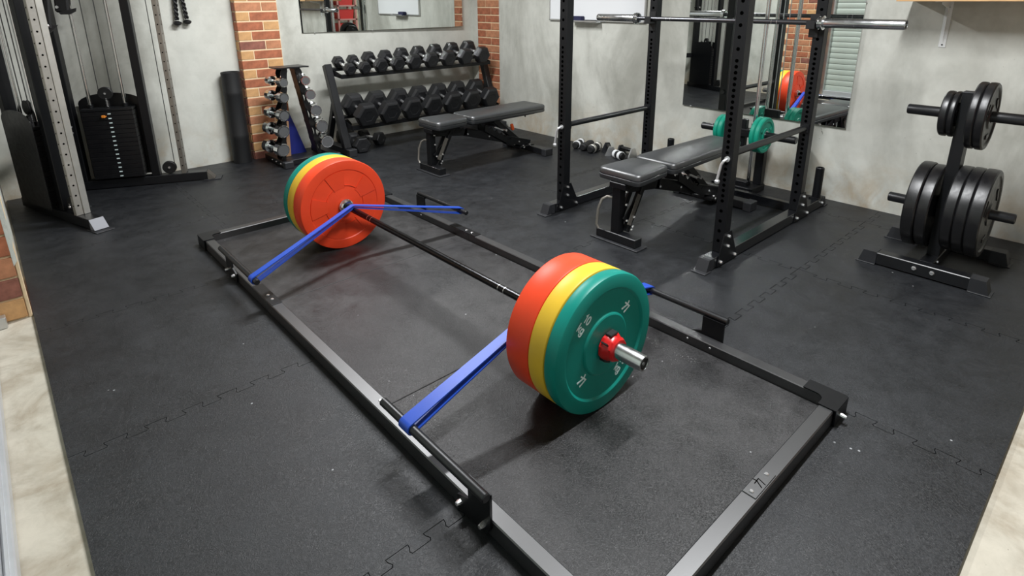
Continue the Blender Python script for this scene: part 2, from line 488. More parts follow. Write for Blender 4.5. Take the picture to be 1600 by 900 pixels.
# ================================================================== DEADLIFT FRAME
ZM = .015                                    # top of the slabs inside the frame
for n, (a, b, lab) in enumerate(((-1.42, -.5065, 'thick black rubber slab under the near green faced plates, nearest of the three inside the frame'),
                                 (-.5035, .3795, 'thick black rubber slab under the middle of the bar, between the other two slabs'),
                                 (.3825, 1.285, 'thick black rubber slab under the far orange faced plates, farthest inside the frame'))):
    s = obj('rubber_slab', MB().span((-.499, a, .0005), (.499, b, ZM), .0015), 'slab')
    tag(s, lab, 'mat', 'rubber slabs inside the steel frame')
fr = thing('platform_frame', 'low black steel deadlift frame with band pegs around the rubber slabs', 'frame')
ZT = .051; X0 = -.543; X1 = .545; YF = 1.302; YNR = -1.468; RW = .043
def rail(a, b, par=fr): return obj('rail', MB().span(a, b, .003), 'railmat', par)
rail((X0, -1.462, .001), (X0 + RW, .352, ZT)); rail((X0, .3535, .001), (X0 + RW, 1.302, ZT))
rail((X1 - RW, -1.462, .001), (X1, .352, ZT)); rail((X1 - RW, .3535, .001), (X1, 1.302, ZT))
obj('end_rail', MB().span((X0 + RW + .001, YNR, .001), (X1 - RW - .001, YNR + RW, ZT), .003), 'railmat', fr)
obj('end_rail', MB().span((X0 + RW + .001, YF - RW, .001), (X1 - RW - .001, YF, ZT), .003), 'railmat', fr)
def boltmb(mb, p, d, r=.0065, l=.006):
    p = Vector(p); d = Vector(d).normalized()
    mb.lathe([(0, 0), (r, 0), (r, l * .5), (r * .7, l), (0, l)], p, d, 8); return mb
def bolt(p, d, par, r=.0065, l=.006): return obj('bolt', boltmb(MB(), p, d, r, l), 'bolt', par)
# corner brackets: a folded cap over each corner, with an inner radius
for sx in (-1, 1):
    for sy in (-1, 1):
        xo = (X1 if sx > 0 else X0) + sx * .004; yo = (YF if sy > 0 else YNR) + sy * .004
        poly = [(xo, yo), (xo - sx * .098, yo), (xo - sx * .098, yo - sy * .049)]
        for k in range(7):
            a = PI / 2 * k / 6
            poly.append((xo - sx * (.049 + .024 * (1 - math.sin(a))) - 0, yo - sy * (.049 + .024 * (1 - math.cos(a)))))
        poly += [(xo - sx * .049, yo - sy * .112), (xo, yo - sy * .112)]
        cb = obj('corner_bracket', MB().prism([(x, y, ZT + .0005) for x, y in poly], (0, 0, .004)).span((xo, yo - sy * .112, .001), (xo + sx * .004, yo, ZT + .0045)).span((xo - sx * .098, yo, .001), (xo, yo + sy * .004, ZT + .0045)), 'powder', fr)
        bolt((xo - sx * .062, yo + sy * .004, .026), (0, sy, 0), cb, .007, .02)
# splice plates
for sx, x0 in ((-1, X0), (1, X1 - RW)):
    sp = obj('splice_plate', MB().span((x0 - .0005, .30, ZT), (x0 + RW + .0005, .52, ZT + .003), .001), 'powder', fr)
    for y in (.348, .394): bolt((x0 + RW / 2, y, ZT + .003), (0, 0, 1), sp, .007, .003)
bolt((X0 + RW / 2 + .006, -.512, ZT), (0, 0, 1), fr, .007, .003)
# name plate with a mark on the near end rail
npl = obj('badge_plate', MB().span((-.026, -1.463, ZT), (.084, -1.428, ZT + .0028), .0008), 'railmat', fr, 'bolted badge plate with an engraved mark')
bolt((-.012, -1.445, ZT + .0028), (0, 0, 1), npl, .006, .003); bolt((.069, -1.445, ZT + .0028), (0, 0, 1), npl, .006, .003)
STROKES = (((-.002, .014), (.016, -.003), (-.007, -.014)), ((.014, .013), (.008, .005), (-.017, 0)))
def ribbon(mb, pts, r, fr, h):
    """one mitred pen stroke of half width r in the frame fr = (origin, ex, ey, en), h thick"""
    O, ex, ey, en = (Vector(v) for v in fr)
    closed = (Vector(pts[0]) - Vector(pts[-1])).length < 1e-6
    P = [Vector(p) for p in (pts[:-1] if closed else pts)]; n = len(P); L = []; Rr = []
    for k in range(n):
        a = P[k - 1] if (k or closed) else None; b = P[(k + 1) % n] if (k < n - 1 or closed) else None
        d1 = (P[k] - a).normalized() if a is not None else None; d2 = (b - P[k]).normalized() if b is not None else None
        d1 = d1 or d2; d2 = d2 or d1
        n1 = Vector((-d1.y, d1.x)); n2 = Vector((-d2.y, d2.x)); m = n1 + n2; m = m / max(.35, m.dot(m) / 2)
        e = Vector((0, 0)) if closed else (-d2 * r * .7 if k == 0 else d1 * r * .7 if k == n - 1 else Vector((0, 0)))
        L.append(P[k] + m * r + e); Rr.append(P[k] - m * r + e)
    W = lambda p, z: mb.bm.verts.new(O + ex * p.x + ey * p.y + en * z)
    q = [[W(L[k], h), W(Rr[k], h), W(Rr[k], -.0003), W(L[k], -.0003)] for k in range(n)]
    for k in range(n if closed else n - 1):
        a, b = q[k], q[(k + 1) % n]
        for c in range(4): mb.bm.faces.new((a[c], a[(c + 1) % 4], b[(c + 1) % 4], b[c]))
    if not closed: mb.bm.faces.new(q[0]); mb.bm.faces.new(q[-1][::-1])
    return mb
def mark(mb, org, ex, ey, en, s, r):
    """the two stroke mark drawn on the plates"""
    for k, st in enumerate(STROKES):
        ribbon(mb, [(a * s, b * s) for a, b in st], r, (org, ex, ey, en), .0005 + .0003 * k)
    return mb
def glyphs(txt, org, ang, cap, r):
    """plain rounded lettering in the plate face plane (x, z), reading direction turned by ang"""
    mb = MB()
    c, sn = math.cos(ang), math.sin(ang)
    fr = (org, (c, 0, sn), (-sn, 0, c), (0, -1, 0))
    el = lambda cx, cy, a, b, t0=0, t1=2 * PI, n=18: [(cx + a * math.cos(t0 + (t1 - t0) * k / n), cy + b * math.sin(t0 + (t1 - t0) * k / n)) for k in range(n + 1)]
    if txt == '10':
        S = [[(-.50, .28), (-.30, .5), (-.30, -.5)], el(.28, 0, .26, .5)]
        S[1][-1] = S[1][0]
    else:
        S = [[(-.62, .72), (-.62, -.28)], [(-.20, .36), (-.60, .0)], [(-.46, .10), (-.16, -.28)], el(.27, .04, .24, .32), [(.52, .36), (.52, -.35)] + el(.27, -.35, .25, .27, 0, -PI * .88, 10)[1:]]
        S[3][-1] = S[3][0]
    for k, st in enumerate(S): ribbon(mb, [(x * cap, y * cap) for x, y in st], r, fr, .0004 + .00015 * k)
    return mb
obj('engraved_mark', mark(MB(), (.028, -1.446, ZT + .0028), (.7, .7, 0), (-.7, .7, 0), (0, 0, 1), .9, .0012), 'hole', npl)
# band pegs: plate bolted outside the rail, round bar on top
def band_peg(sx, yplate, yfree):
    X = X1 if sx > 0 else X0; x = X + sx * .0205; zp = .126 if sx > 0 else .136
    s = 1 if yfree > yplate else -1
    w = .135
    # plate: tall at the outer end, sloping foot
    p = [(yplate, zp - .004), (yplate + s * w * .62, zp - .004), (yplate + s * w * .62, .062), (yplate + s * w * .95, .045), (yplate + s * w * .95, .004), (yplate - s * .012 + s * .03, .004), (yplate, .035)]
    pl = obj('peg_plate', MB().prism([(X + sx * .001, y, z) for y, z in p], (sx * .007, 0, 0)).span((X + sx * .004, min(yplate, yplate + s * w * .62), zp - .012), (x + sx * .004, max(yplate, yplate + s * w * .62), zp - .004)), 'powder', fr)
    obj('band_rod', MB().lathe([(0, 0), (.010, 0), (.0125, .003), (.0125, abs(yfree - yplate) - .003), (.010, abs(yfree - yplate)), (0, abs(yfree - yplate))], (x, yplate - s * .004, zp), (0, s, 0), 16), 'powder_gloss', pl)
    for dy in (.022, .112):
        bolt((X + sx * .008, yplate + s * dy, .034), (sx, 0, 0), pl, .0075, .016)
        if sx > 0: bolt((X1 - RW, yplate + s * dy, .036), (-1, 0, 0), pl, .004, .003)
    return x, zp
PL = band_peg(-1, -1.076, -.615); band_peg(-1, .835, .365)
PR_ = band_peg(1, -1.060, -.700); band_peg(1, .905, .438)
settle(fr, (0, -.083, 0))

# ================================================================== BARBELL ON THE FLOOR
ZB = .24
def barbell(name, label, loc, cy0, cy1, e0, e1, r_shaft=.0142, ms='shaft'):
    """bar along Y; collars at cy0 < cy1, sleeve ends at e0 < e1"""
    t = thing(name, label, 'barbell', None, loc)
    L = cy1 - cy0
    sh = obj('shaft', MB().lathe([(0, 0), (r_shaft, 0), (r_shaft, L), (0, L)], (0, cy0, 0), (0, 1, 0), 20), ms, t)
    for y in (cy0 + .24, cy0 + .27, cy1 - .24, cy1 - .27):
        obj('knurl_mark', MB().lathe([(r_shaft - .001, -.0018), (r_shaft + .0002, -.0018), (r_shaft + .0002, .0018), (r_shaft - .001, .0018)], (0, y, 0), (0, 1, 0), 20), 'steel', sh)
    for s, c, e in ((-1, cy0, e0), (1, cy1, e1)):
        l = abs(e - c)
        sl = obj('sleeve', MB().lathe([(.0145, 0), (.024, 0), (.0248, .003), (.0248, l - .004), (.023, l), (.019, l), (.018, l - .004), (.006, l - .004), (.005, l - .002), (0, l - .002)], (0, c, 0), (0, s, 0), 28), 'steel', t)
        obj('collar_ring', MB().lathe([(.0146, -.030), (.028, -.030), (.0345, -.024), (.0345, -.020), (.030, -.018), (.030, -.014), (.036, -.011), (.036, -.001), (.034, 0), (.0246, 0)], (0, c, 0), (0, s, 0), 28), 'chrome', sl)
        obj('end_plug', MB().lathe([(0, 0), (.017, 0), (.017, .0012), (.0145, .0012), (.0145, .0004), (0, .0004)], (0, c + s * (l - .0038), 0), (0, s, 0), 20), 'matte', sl)
    return t
barbell('barbell', 'loaded black barbell with chrome sleeves lying across the rubber slabs', (0, 0, ZB), -.752, .700, -1.103, 1.06)
def sector(mb, r0, r1, a0, a1, y, dy, n=8):
    p = [(r1 * math.cos(a0 + (a1 - a0) * k / n), y, r1 * math.sin(a0 + (a1 - a0) * k / n)) for k in range(n + 1)]
    p += [(r0 * math.cos(a1 + (a0 - a1) * k / n), y, r0 * math.sin(a1 + (a0 - a1) * k / n)) for k in range(n + 1)]
    return mb.prism(p, (0, dy, 0))
def bumper(label, m, y0, y1, r, kind, group):
    """rubber plate between y0 and y1 (y0 < y1); the visible face is at y0"""
    th = y1 - y0; t = thing('bumper_plate', label, 'weight plate', group, (0, 0, 0))
    e = .010 if m == 'green' else .006
    ri, rh, dp = (.182, .088, .006) if kind == 'pockets' else (.176, .098, .0045)
    prof = [(.0262, 0), (rh - .004, 0)]
    if kind == 'pockets': prof += [(rh + .006, .0035), (ri - .004, .0035), (ri, 0)]
    else: prof += [(rh, .002), (rh + .003, .0062), (ri - .003, .0062), (ri + .001, .002), (ri + .004, 0)]
    prof += [(r - e, 0), (r - e * .3, e * .3), (r, e), (r, th - e), (r - e * .3, th - e * .3), (r - e, th), (.176, th), (.168, th - .004), (.10, th - .004), (.09, th), (.0262, th), (.0262, 0)]
    o = obj('plate_body', MB().lathe(prof, (0, y0, 0), (0, 1, 0), 96), m, t, sharp=.45)
    mb = MB()
    if kind == 'pockets':
        for k in range(5):
            a = math.radians(68 + 72 * k); h = math.radians(14)
            sector(mb, rh + .002, ri - .004, a + math.radians(18), a + math.radians(53), y0 - .0002, .0045)
            # thin rib that frames each pocket
            sector(mb, rh + .012, rh + .0145, a - math.radians(20), a + math.radians(20), y0 - .0002, .0045)
        obj('spoke', mb, m, o, sharp=.4)
    obj('steel_hub', MB().lathe([(.0256, -.001), (.031, -.001), (.031, .004)], (0, y0, 0), (0, 1, 0), 24), 'steel', t)
    return t, o
ZP = .2385
p1, _ = bumper('thick orange-red bumper plate innermost on the near end, seen as its rim', 'red', -.8575, -.763, .2235, 'pockets', 'bumper plates on the floor barbell')
p2, _ = bumper('yellow bumper plate between red and green on the near end', 'yellow', -.9195, -.8580, .2235, 'rings', 'bumper plates on the floor barbell')
p3, g3 = bumper('green bumper plate marked 10 kg facing the camera at the near end', 'green', -.9665, -.920, .2235, 'rings', 'bumper plates on the floor barbell')
for p in (p1, p2, p3): p.location = (0, 0, ZP)
ZQ = ZM + .2285
q1, _ = bumper('orange-red bumper plate with recessed pockets facing the middle of the bar', 'red', .702, .7910, .2285, 'pockets', 'bumper plates on the floor barbell')
q2, _ = bumper('yellow bumper plate between orange and green on the far end', 'yellow', .7915, .8630, .2285, 'rings', 'bumper plates on the floor barbell')
q3, _ = bumper('green bumper plate outermost on the far end, mostly hidden', 'green', .8635, .918, .2285, 'rings', 'bumper plates on the floor barbell')
for p in (q1, q2, q3): p.location = (0, 0, ZQ)
# print on the near green plate: two "10 kg" and two marks, all in one reading direction
fy = -.9665 + .0062 - .0004
ang = math.radians(-46)
for txt, x, z, cap in (('10', -.0845, .3535 - ZP, .0245), ('kg', -.1145, .3305 - ZP, .0245), ('10', .096, .1415 - ZP, .0245), ('kg', .0665, .1185 - ZP, .0245)):
    obj('number_10' if txt == '10' else 'unit_kg', glyphs(txt, (x, fy, z), ang, cap, .0021), 'letter', g3, 'pale printed %s' % txt)
for x, z in ((.094, .327 - ZP), (-.102, .158 - ZP)):
    obj('printed_mark', mark(MB(), (x, fy, z), (1, 0, 0), (0, 0, 1), (0, -1, 0), 1.08, .0026), 'letter', g3, 'pale printed two stroke mark')
# locking collar on the near sleeve
cl = thing('locking_collar', 'red and black locking collar on the near chrome sleeve', 'collar', None, (0, 0, ZB))
y0 = -.968
oct_ = [(.047, 12), (.047, 48), (.048, 62), (.045, 88), (.046, 118), (.048, 140), (.047, 160), (.047, 200), (.045, 222), (.047, 250), (.046, 290), (.047, 310), (.046, 345)]
body = obj('collar_body', MB().lathe([(.0256, 0), (.041, 0), (.0465, .005), (.0465, .018), (.0385, .030), (.0385, .040), (.034, .046), (.0256, .046)], (0, y0, 0), (0, -1, 0), 10, .3), 'redclamp', cl)
obj('front_ring', MB().lathe([(.0256, .044), (.0335, .044), (.0365, .040), (.0365, .034), (.0256, .034)], (0, y0, 0), (0, -1, 0), 24), 'redclamp', body)
obj('latch', MB().box((.000, y0 - .016, .0445), (.034, .022, .008), (0, -.05, 0), .002), 'matte', cl, 'black latch lever')
obj('release_slot', MB().box((-.036, y0 - .020, .026), (.004, .022, .010), (0, -.62, 0)), 'matte', cl, 'black release slot')
obj('inner_pad', MB().box((-.020, y0 - .012, -.036), (.030, .022, .014), (0, .50, 0), .002), 'matte', cl, 'black inner pad')

# ================================================================== RESISTANCE BANDS
def band(label, ypL, yb, ypR, hwp, hwb, th=.0045):
    xl, zl = X0 - .0205, .136; xr, zr = X1 + .0205, .126; rp = .0131; rb = .0148
    path = []; yc = []; hw = []
    def add(x, z, y, h): path.append((x, z)); yc.append(y); hw.append(h)
    def arc(cx, cz, r, a0, a1, n, y, h):
        for k in range(n + 1):
            a = a0 + (a1 - a0) * k / n; add(cx + r * math.cos(a), cz + r * math.sin(a), y, h)
    sL = math.atan2(ZB + .02 - zl, -xl)
    # outer run, left peg top -> bar -> right peg top
    arc(xl, zl, rp, PI / 2 + sL + PI, PI / 2 + sL, 10, ypL, hwp)
    for f in (.33, .66): add(xl * (1 - f), zl + (ZB + .022 - zl) * f + rp * (1 - f), ypL + (yb - ypL) * f, hwp + (hwb - hwp) * f)
    arc(0, ZB, rb + .0065, PI / 2 + .25, PI / 2 - .25, 4, yb, hwb)
    for f in (.33, .66): add(xr * f, (ZB + .022) + (zr - ZB - .022) * f + rp * f, yb + (ypR - yb) * f, hwb + (hwp - hwb) * f)
    sR = math.atan2(ZB + .02 - zr, xr)
    arc(xr, zr, rp, PI / 2 - sR, -PI / 2 - sR, 10, ypR, hwp)
    # inner run back
    for f in (.66, .33): add(xr * f, ZB + .016 + (zr - rp - ZB - .016) * f, yb + (ypR - yb) * f, hwb + (hwp - hwb) * f)
    arc(0, ZB, rb, PI / 2 - .25, PI / 2 + .25, 4, yb, hwb)
    for f in (.33, .66): add(xl * f, ZB + .016 + (zl - rp - ZB - .016) * f, yb + (ypL - yb) * f, hwb + (hwp - hwb) * f)
    # outward normal check: path runs clockwise, so thickness goes outwards on the left of travel
    mb = MB()
    n = len(path)
    mb.strip(path, yc, hw, -th)
    o = obj('resistance_band', mb, 'blue')
    return tag(o, label, 'exercise band', 'blue bands over the barbell')
band('blue latex band stretched over the bar beside the near plates', -.752, -.700, -.722, .022, .017)
band('blue latex band stretched over the bar in front of the far orange plate', .410, .618, .505, .017, .013)

# ================================================================== WALL MIRRORS, WHITEBOARD, SHELF
mr = thing('wall_mirror', 'large frameless mirror on the wall behind the power rack', 'mirror', 'wall mirrors', (0, 0, 0))
obj('glass', MB().span((XR - .012, -.697, .467), (XR - .006, .428, 1.95)), 'mirror', mr)
for y, z in ((-.55, .467), (.36, .467), (.428, 1.2), (-.697, 1.2)): obj('clip', MB().box((XR - .012, y, z), (.010, .010, .010), None, .002), 'alu', mr)
settle(mr, (XR - .006, -.135, .467)); mr.rotation_euler = (0, 0, math.radians(-.4)); mr.location.x -= .004
mb_ = thing('wall_mirror', 'wide frameless mirror on the wall above the dumbbell rack', 'mirror', 'wall mirrors')
obj('glass', MB().span((.809, YB - .012, .965), (2.442, YB - .006, 1.95)), 'mirror', mb_)
for x in (.92, 1.45, 2.31): obj('clip', MB().box((x, YB - .012, .964), (.010, .009, .009), None, .002), 'alu', mb_)
obj('clip', MB().box((2.442, YB - .012, 1.06), (.010, .009, .009), None, .002), 'alu', mb_)
settle(mb_, (1.625, YB - .006, .965)); mb_.rotation_euler = (0, 0, math.radians(-1.45)); mb_.location.y -= .018
wbd = thing('whiteboard', 'white dry-erase board with aluminium frame on the concrete wall', 'whiteboard')
YW0, YW1, ZW = .811, 1.80, 1.052
obj('writing_panel', MB().span((XR - .016, YW0, ZW), (XR - .004, YW1, 1.85)), 'white', wbd)
for a, b in (((XR - .020, YW0 - .008, ZW - .010), (XR - .002, YW1 + .008, ZW + .004)), ((XR - .020, YW0 - .010, ZW - .01), (XR - .002, YW0 + .002, 1.86)), ((XR - .020, YW1 - .002, ZW - .01), (XR - .002, YW1 + .010, 1.86)), ((XR - .020, YW0 - .008, 1.848), (XR - .002, YW1 + .008, 1.86))):
    obj('frame', MB().span(a, b, .002), 'alu', wbd)
obj('pen_tray', MB().span((XR - .075, 1.23, ZW - .018), (XR - .01, 1.50, ZW - .010), .002).span((XR - .075, 1.23, ZW - .018), (XR - .070, 1.50, ZW - .002)), 'alu', wbd)
settle(wbd, (XR - .004, (YW0 + YW1) / 2, ZW))
er = obj('board_eraser', MB().span((XR - .066, 1.40, ZW - .0095), (XR - .022, 1.52, ZW + .032), .004), 'dkblue'); tag(er, 'dark blue felt eraser standing on the whiteboard tray', 'eraser')
mk = obj('marker_pen', MB().cyl((XR - .05, 1.25, ZW - .002), (XR - .05, 1.37, ZW - .002), .007, 10), 'matte'); tag(mk, 'thin marker pen lying on the whiteboard tray', 'pen')
sh = thing('wall_shelf', 'pale pine shelf on a white bracket high on the right wall', 'shelf')
obj('board', MB().span((2.30, -2.05, 1.203), (XR - .001, -.924, 1.223), .001), 'wood', sh)
for y in (-1.091, -1.85):
    b = obj('bracket', MB().span((XR - .004, y - .016, .966), (XR - .0005, y + .016, 1.203), .0015).span((2.36, y - .013, 1.199), (XR - .001, y + .013, 1.2028)).prism([(XR - .004, y - .0015, .99), (XR - .004, y - .0015, 1.199), (2.44, y - .0015, 1.199), (2.44, y - .0015, 1.190), (XR - .022, y - .0015, 1.165), (XR - .012, y - .0015, 1.02)], (0, .003, 0)), 'whitemetal', sh)
    for z in (.98, 1.172): obj('screw', MB().cyl((XR - .004, y, z), (XR - .0065, y, z), .004, 8), 'matte', b)
settle(sh, (XR - .001, -1.5, .966))

# ================================================================== POWER RACK
rk = thing('power_rack', 'tall black steel power rack with drilled uprights and safety bars', 'power rack')
PX0, PX1 = 1.222, 2.066; W = .056; YR0, YR1 = -.686, .346
ZTOP = 2.12
def upright(x, y, par=rk):
    o = obj('upright', MB().span((x, y, .06), (x + W, y + W, ZTOP), .003), 'powder', par)
    mb = MB()
    z = .12
    while z < ZTOP - .05:
        mb.lathe([(.0, .0006), (.0082, .0006), (.0082, 0)], (x, y + W / 2, z), (-1, 0, 0), 10)
        z += .050 if (z < .3 or z > .95) else .0258
    obj('adjustment_holes', mb, 'hole', o, kind='stuff')
    return o
def gusset(x, y, sy, par):
    """triangular foot gusset on the outer face"""
    yo = y - .0045 if sy < 0 else y + W + .0005
    o = obj('gusset', MB().prism([(x - .046, yo, .006), (x - .046, yo, .03), (x - .004, yo, .165), (x + W + .006, yo, .165), (x + W + .075, yo, .03), (x + W + .075, yo, .006)], (0, .004, 0)), 'powder', par)
    yb = yo if sy < 0 else yo + .004
    for bx, bz in ((x + W / 2, .146), (x + W / 2, .096), (x - .028, .03), (x + W + .05, .03)):
        bolt((bx, yb, bz), (0, sy, 0), o, .0085, .014)
    return o
for (x, y, sy) in ((PX0, YR0, -1), (PX0, YR1, 1), (PX1, YR0, -1), (PX1, YR1, 1)):
    u = upright(x, y)
    if sy > 0: gusset(x, y, -1, u)
    else: gusset(x, y, -1, u)
for y in (YR0, YR1):
    b = obj('floor_beam', MB().span((1.118, y, .006), (2.44, y + W, .06), .002), 'beam', rk)
    for x, s in ((1.118, -1), (2.44, 1)):
        obj('end_cap', MB().prism([(x, y - .002, .003), (x, y + W + .002, .003), (x, y + W + .002, .062), (x, y - .002, .062)], (s * .001, 0, 0)).span((x - (.055 if s < 0 else 0), y - .008, 0), (x + (0 if s < 0 else .055), y + W + .008, .006), .002).prism([(x, y - .001, .005), (x + s * .034, y - .001, .005), (x + s * .012, y - .001, .061), (x - s * .03, y - .001, .061), (x - s * .03, y - .001, .005)], (0, W + .002, 0)), 'cap', b)
    st = obj('storage_peg', MB().lathe([(0, 0), (.024, 0), (.024, .188), (.021, .192), (.016, .192), (.016, .186), (0, .186)], (2.385, y + W / 2, .06), (0, 0, 1), 20).box((2.385, y + W / 2, .064), (.075, W, .008)), 'powder', b)
    bolt((2.40, y - .001, .034), (0, -1, 0), b, .008, .012)
obj('rear_beam', MB().span((2.168, YR0 + W, .006), (2.205, YR1, .06), .002), 'beam', rk)
for x in (PX0, PX1): obj('top_beam', MB().span((x, YR0 + W, ZTOP - .06), (x + W, YR1, ZTOP), .002), 'powder', rk)
for y in (YR0, YR1): obj('top_beam', MB().span((PX0 + W, y, ZTOP - .06), (PX1, y + W, ZTOP), .002), 'powder', rk)
# safety bars, pinned through the uprights
for y, z in ((YR0 + W / 2, .540), (YR1 + W / 2, .518)):
    s = obj('safety_bar', MB().lathe([(0, 0), (.0165, 0), (.0165, PX1 - PX0 + .03), (0, PX1 - PX0 + .03)], (PX0 + W - .02, y, z), (1, 0, 0), 18).box((PX0 + W + .004, y, z), (.008, .044, .044)).box((PX1 - .004, y, z), (.008, .044, .044)), 'powder_gloss', rk)
for y, z in ((YR0, .523), (YR1, .512)):
    # J shaped chrome locking pin at the front face
    x = PX0 - .012; yy = y + W * .42
    obj('locking_pin', MB().tube([(PX0 + .01, yy, z), (x - .004, yy, z), (x - .014, yy + .004, z - .006), (x - .018, yy + .012, z - .022), (x - .020, yy + .022, z - .085), (x - .022, yy + .024, z - .100)], .0062, 10).lathe([(0, 0), (.011, .002), (.012, .012), (.008, .018), (0, .018)], (x - .020, yy + .023, z - .114), (0, 0, 1), 12).lathe([(.0, 0), (.013, 0), (.013, .006), (0, .006)], (PX0, yy, z), (-1, 0, 0), 14), 'tipbright', rk)
# J hooks on the rear uprights
for y in (YR0 + .028, YR1 + .004):
    z = 1.098
    obj('bar_hook', MB().span((PX1 - .006, y, z - .075), (PX1 - .0005, y + .048, z + .045), .001).span((PX1 - .055, y + .002, z - .030), (PX1 - .006, y + .046, z - .0162), .002).span((PX1 - .060, y + .002, z - .030), (PX1 - .052, y + .046, z + .012), .002), 'matte', rk)
settle(rk, (1.65, -.142, 0))
XB = PX1 - .030
rb = barbell('barbell', 'empty black barbell with bright sleeves resting on the power rack hooks', (XB, 0, 1.0995), -.690, .488, -1.058, .80, .0135, 'shaftgrey')

# plate loaded pulley tower inside the rear of the rack
pt = thing('pulley_tower', 'black plate-loaded pulley tower with chrome guide rods behind the bench', 'gym machine')
XT = 2.36; YT = -.143
obj('base', MB().span((XT - .06, YT - .155, .001), (XT + .12, YT + .13, .045), .003).span((XT - .03, YT - .10, .045), (XT + .03, YT + .10, .075), .003), 'powder', pt)
for y in (YT - .098, YT + .045):
    obj('guide_rod', MB().cyl((XT, y, .075), (XT, y, 2.05), .0125, 16), 'chrome', pt)
obj('rear_post', MB().span((XT + .065, YT - .150, .045), (XT + .115, YT - .095, .40), .003), 'powder', pt)
obj('top_arm', MB().span((XT - .12, YT - .13, 2.05), (XT + .12, YT + .13, 2.10), .003), 'powder', pt)
ca = obj('carriage', MB().span((XT - .035, YT - .118, .37), (XT + .035, YT + .070, .42), .004).span((XT - .02, YT - .05, .30), (XT + .02, YT + .05, .48), .004), 'powder', pt)
for s in (-1, 1):
    h0, hl = (.12, .25) if s < 0 else (.068, .192)
    obj('horn', MB().lathe([(0, 0), (.0235, 0), (.0235, hl - .005), (.020, hl), (.0, hl)], (XT - .01, YT + s * h0, .396), (0, s, 0), 20), 'powder_gloss', ca)
    for z in (.35, .44): obj('bushing', MB().lathe([(.0126, 0), (.02, 0), (.02, .02), (.0126, .02)], (XT, YT + (-.098 if s < 0 else .045), z), (0, 0, 1), 12), 'bolt', ca)
for dy, x in ((-.022, XT - .03), (.018, XT - .03), (.04, XT - .012)):
    obj('cable', MB().cyl((x, YT + dy, .48), (x, YT + dy, 2.05), .0028, 6), 'alu', pt)
settle(pt, (XT, YT, 0))
def small_plate(label, y0, s, r=.114, th=.030, group='green plates on the pulley tower'):
    t = thing('change_plate', label, 'weight plate', group, (XT - .01, y0, .396 ))
    obj('plate_body', MB().lathe([(.0245, 0), (.045, 0), (.048, .005), (.085, .005), (.089, 0), (r - .006, 0), (r, .006), (r, th - .006), (r - .006, th), (.089, th), (.085, th - .005), (.048, th - .005), (.045, th), (.0245, th), (.0245, 0)], (0, 0, 0), (0, s, 0), 48), 'greenbright', t)
    obj('hub_ring', MB().lathe([(.0242, -.001), (.030, -.001), (.030, .004)], (0, s * th, 0), (0, -s, 0), 20), 'steel', t)
    for k in range(3):
        a = 2 * PI * k / 3 + .5
        obj('raised_pad', MB().box((.067 * math.cos(a), s * (th - .003), .067 * math.sin(a)), (.022, .005, .022), (0, -a, 0), .001), 'greenbright', t)
    return t
small_plate('small green plate innermost on the right peg of the pulley tower', YT - .122, -1)
small_plate('small green plate outermost on the right peg of the pulley tower', YT - .1535, -1)
small_plate('small green plate innermost on the left peg of the pulley tower', YT + .0705, 1, .098)
small_plate('small green plate outermost on the left peg of the pulley tower', YT + .102, 1, .094)

# ================================================================== BENCHES
def pad(mb, x0, x1, yc, w0, w1, z0, z1):
    """upholstered pad: straight sides, rounded corners, softened top; w0 at x0, w1 at x1"""
    def outline(g, z):
        pts = []
        h0 = w0 / 2 - g; h1 = w1 / 2 - g; a = x0 + g; b = x1 - g; r = .028
        for cx, cy, st in ((a + r, -h0 + r, PI), (b - r, -h1 + r, 1.5 * PI), (b - r, h1 - r, 0), (a + r, h0 - r, .5 * PI)):
            for k in range(4): 
                t = st + PI / 2 * k / 3; pts.append((cx + r * math.cos(t), yc + cy + r * math.sin(t), z))
        return pts
    levels = [(.010, z0), (.002, z0 + .004), (0, z0 + .010), (0, z0 + (z1 - z0) * .40), (.004, z0 + (z1 - z0) * .45), (0, z0 + (z1 - z0) * .50), (0, z1 - .013), (.004, z1 - .005), (.012, z1)]
    rings = [[mb.bm.verts.new(p) for p in outline(g, z)] for g, z in levels]
    n = len(rings[0])
    for a, b in zip(rings, rings[1:]):
        for k in range(n): mb.bm.faces.new((a[k], a[(k + 1) % n], b[(k + 1) % n], b[k]))
    mb.bm.faces.new(rings[0][::-1]); mb.bm.faces.new(rings[-1])
    return mb
